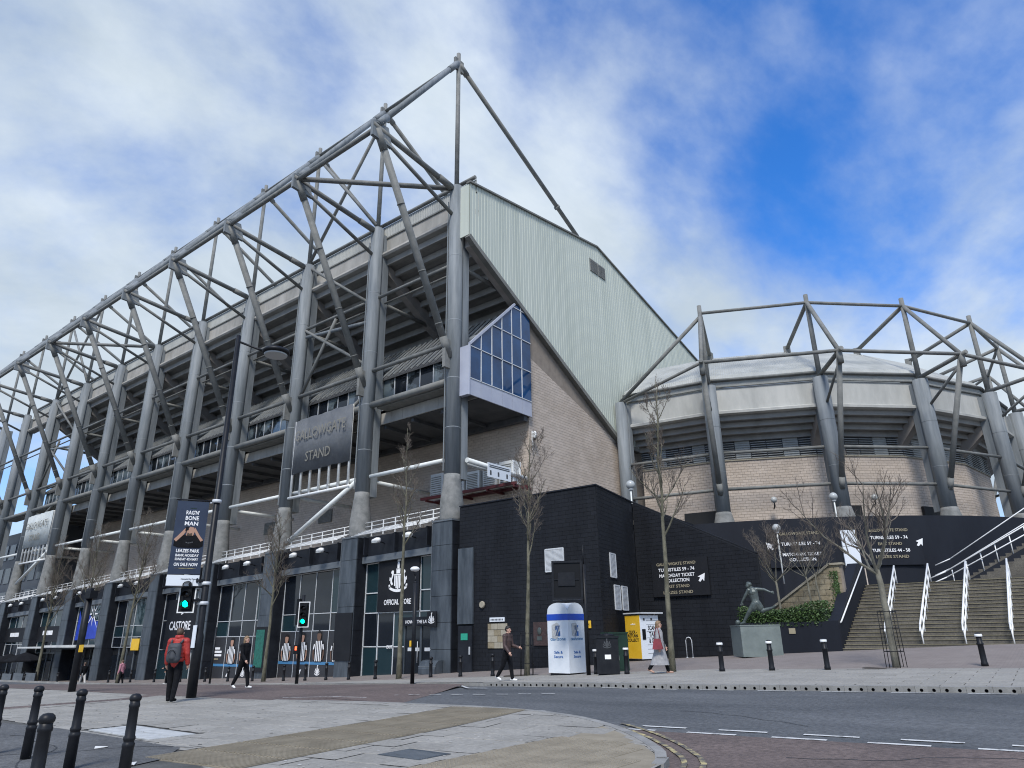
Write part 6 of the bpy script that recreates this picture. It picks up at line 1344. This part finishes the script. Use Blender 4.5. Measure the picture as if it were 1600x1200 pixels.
# ------------------------------------------------------------------ trees in winter
def tree(label, x, y, H, spread, r0, clear, seed, lift=.1, bark='bark_green', dense=1., lean=(0, 0), guard=False, vase=False, z=None):
    R_ = random.Random(seed); g = gz(x, y) + lift if z is None else z; T = thing('bare_tree', label, 'tree', (x, y, g), 0, 'bare street trees')
    tr = MB(); tw = MB(); pts = []; rs = []; n_ = 12
    if vase: n_ = 6
    Ht = H * (clear + .12) if vase else H
    for i in range(n_ + 1):
        t = i / n_; pts.append(V((lean[0] * t + R_.uniform(-.03, .03) * t * 2, lean[1] * t + R_.uniform(-.03, .03) * t * 2, Ht * t - (.2 if i == 0 else 0)))); rs.append(r0 * (1.25 if i == 0 else 1) * (1 - t) ** 1.05 + .012 if not vase else r0 * (1 - .35 * t))
    tr.ptube(pts, rs, 9)
    def branch(p, d, L_, r, lv):
        k = 5 if lv < 2 else 3; q = [p]; rr_ = [r]; d = d.normalized()
        for i in range(k):
            d = (d + V((R_.uniform(-.22, .22), R_.uniform(-.22, .22), R_.uniform(-.08, .2) + (.1 if lv < 2 else .03)))).normalized(); q.append(q[-1] + d * L_ / k); rr_.append(r * (1 - .8 * (i + 1) / k))
        (tr if lv == 0 else tw).ptube(q, rr_, 6 if lv == 0 else (4 if lv == 1 else 3), caps=False)
        if lv >= 3: return
        m_ = int((8, 7, 5)[lv] * dense + R_.random())
        for j in range(m_):
            t = R_.uniform(.25, 1.0); ii = min(int(t * k), k - 1); a = q[ii].lerp(q[ii + 1], t * k - ii); dd = (q[ii + 1] - q[ii]).normalized()
            s_ = dd.cross(V((R_.uniform(-1, 1), R_.uniform(-1, 1), R_.uniform(-1, 1)))).normalized(); branch(a, dd * .75 + s_ * .7 + V((0, 0, .2)), L_ * R_.uniform(.32, .6) * (1 - .3 * t), max(r * .42, .0055), lv + 1)
    nl = int(18 * dense) if not vase else int(9 * dense)
    for j in range(nl):
        t = clear + (1 - clear) * (j + R_.random()) / nl * .93; zt = t
        if vase: p = pts[-1] - V((0, 0, R_.uniform(0, .25) * Ht * .3)); L_ = H * (1 - clear) * R_.uniform(.75, 1.0); el = R_.uniform(.5, 2.2)
        else: ii = min(int(t * n_), n_ - 1); p = pts[ii].lerp(pts[ii + 1], t * n_ - ii); L_ = spread * R_.uniform(.7, 1.25) * (1.25 - .85 * (t - clear) / (1 - clear)); el = R_.uniform(.9, 1.9)
        a = j * 2.4 + R_.uniform(-.4, .4); d = V((math.cos(a), math.sin(a), el)) if not vase else V((math.cos(a) * spread / (H * .5), math.sin(a) * spread / (H * .5), el * .55))
        branch(p, d, L_, (r0 * (1 - t) * .5 + .014) if not vase else r0 * .4, 0 if vase or L_ > .8 else 1)
    local('trunk', tr, bark, T); o = local('crown', tw, 'twig', T)
    if guard:
        for k in range(6): a = k * math.pi / 3; local('guard_bar', MB().tube((math.cos(a) * .3, math.sin(a) * .3, 0), (math.cos(a) * .27, math.sin(a) * .27, 1.75), .012, n=5), 'black_metal', T)
        q = MB()
        for zz in (.5, 1.2, 1.7):
            for k in range(12): a, b = k * math.pi / 6, (k + 1) * math.pi / 6; q.tube((math.cos(a) * .29, math.sin(a) * .29, zz), (math.cos(b) * .29, math.sin(b) * .29, zz), .012, n=4)
        local('guard_ring', q, 'black_metal', T)
        local('tree_pit', MB().lathe([(1.0, -.005), (1.0, .012), (.98, .014)], n=28), 'soil', T)
tree('tall slim bare tree in front of the shop entrance', -28.6, 26.4, 13.4, 1.7, .125, .5, 11, dense=.95)
tree('slim bare tree in a guard beside the cash kiosk', -19.2, 25.0, 10.4, 1.9, .1, .45, 12, dense=.95, guard=True, lean=(.3, .2))
tree('bare birch-like tree beside the person in the grey coat', -11.95, 23.95, 10.9, 1.5, .1, .42, 13, dense=.95, lean=(.2, .2), guard=False)
tree('spreading bare tree in a black guard in front of the steps', -5.2, 26.0, 5.7, 2.6, .13, .42, 14, bark='bark', guard=True, vase=True, dense=.85)
tree('bare tree leaning in front of the poster windows', -42.6, 27.6, 10.5, 2.2, .12, .42, 15, lean=(.3, 0))
tree('bare tree in front of the black shop sign behind the lamp post', -62, 27.0, 13.0, 2.6, .13, .42, 16, lean=(.9, .2))
tree('bare tree before the blue window print', -70.5, 27.0, 13.0, 2.8, .14, .42, 17)
tree('bare tree at the pavement bar near the left edge', -79, 27.0, 12.5, 2.8, .14, .4, 18)
zpt = 1.85
tree('small bare tree rising from the left end of the hedge', -12.3, 37.3, 4.6, 2.0, .075, .36, 19, bark='bark', vase=True, z=zpt, dense=.9)
tree('small twin bare tree at the middle of the planter', -10.9, 37.7, 4.6, 1.6, .06, .4, 20, bark='bark', vase=True, z=zpt, dense=.9)
tree('thin bare tree at the right end of the planter', -10.5, 37.9, 4.2, 1.2, .05, .45, 21, bark='bark', vase=True, z=zpt, dense=.7)
# far building at the left edge
FB = thing('far_building', 'dark glazed apartment block beyond the far end of the stand', 'building', (-150, 62, -3)); part('walls', MB().box(-185, -132, 55, 80, -4, 27), 'far_wall', FB)
for r in range(8):
    for c in range(12): x = -184 + c * 4.35; part('window', MB().box(x, x + 3.2, 54.9, 55.05, -1 + r * 3.4, 1.2 + r * 3.4), 'far_glass', FB)
part('roof', MB().box(-186, -131, 54.5, 80.5, 27, 27.6), 'trim', FB)
eb2 = part('end_block', MB().box(-140, -105.2, 34.5, 50, -4, 16.4), 'far_wall', MS)
for r in range(5):
    for c in range(11): x = -139 + c * 3.1; part('window', MB().box(x, x + 2.2, 34.42, 34.52, -.5 + r * 3.3, 1.6 + r * 3.3), 'far_glass', eb2)
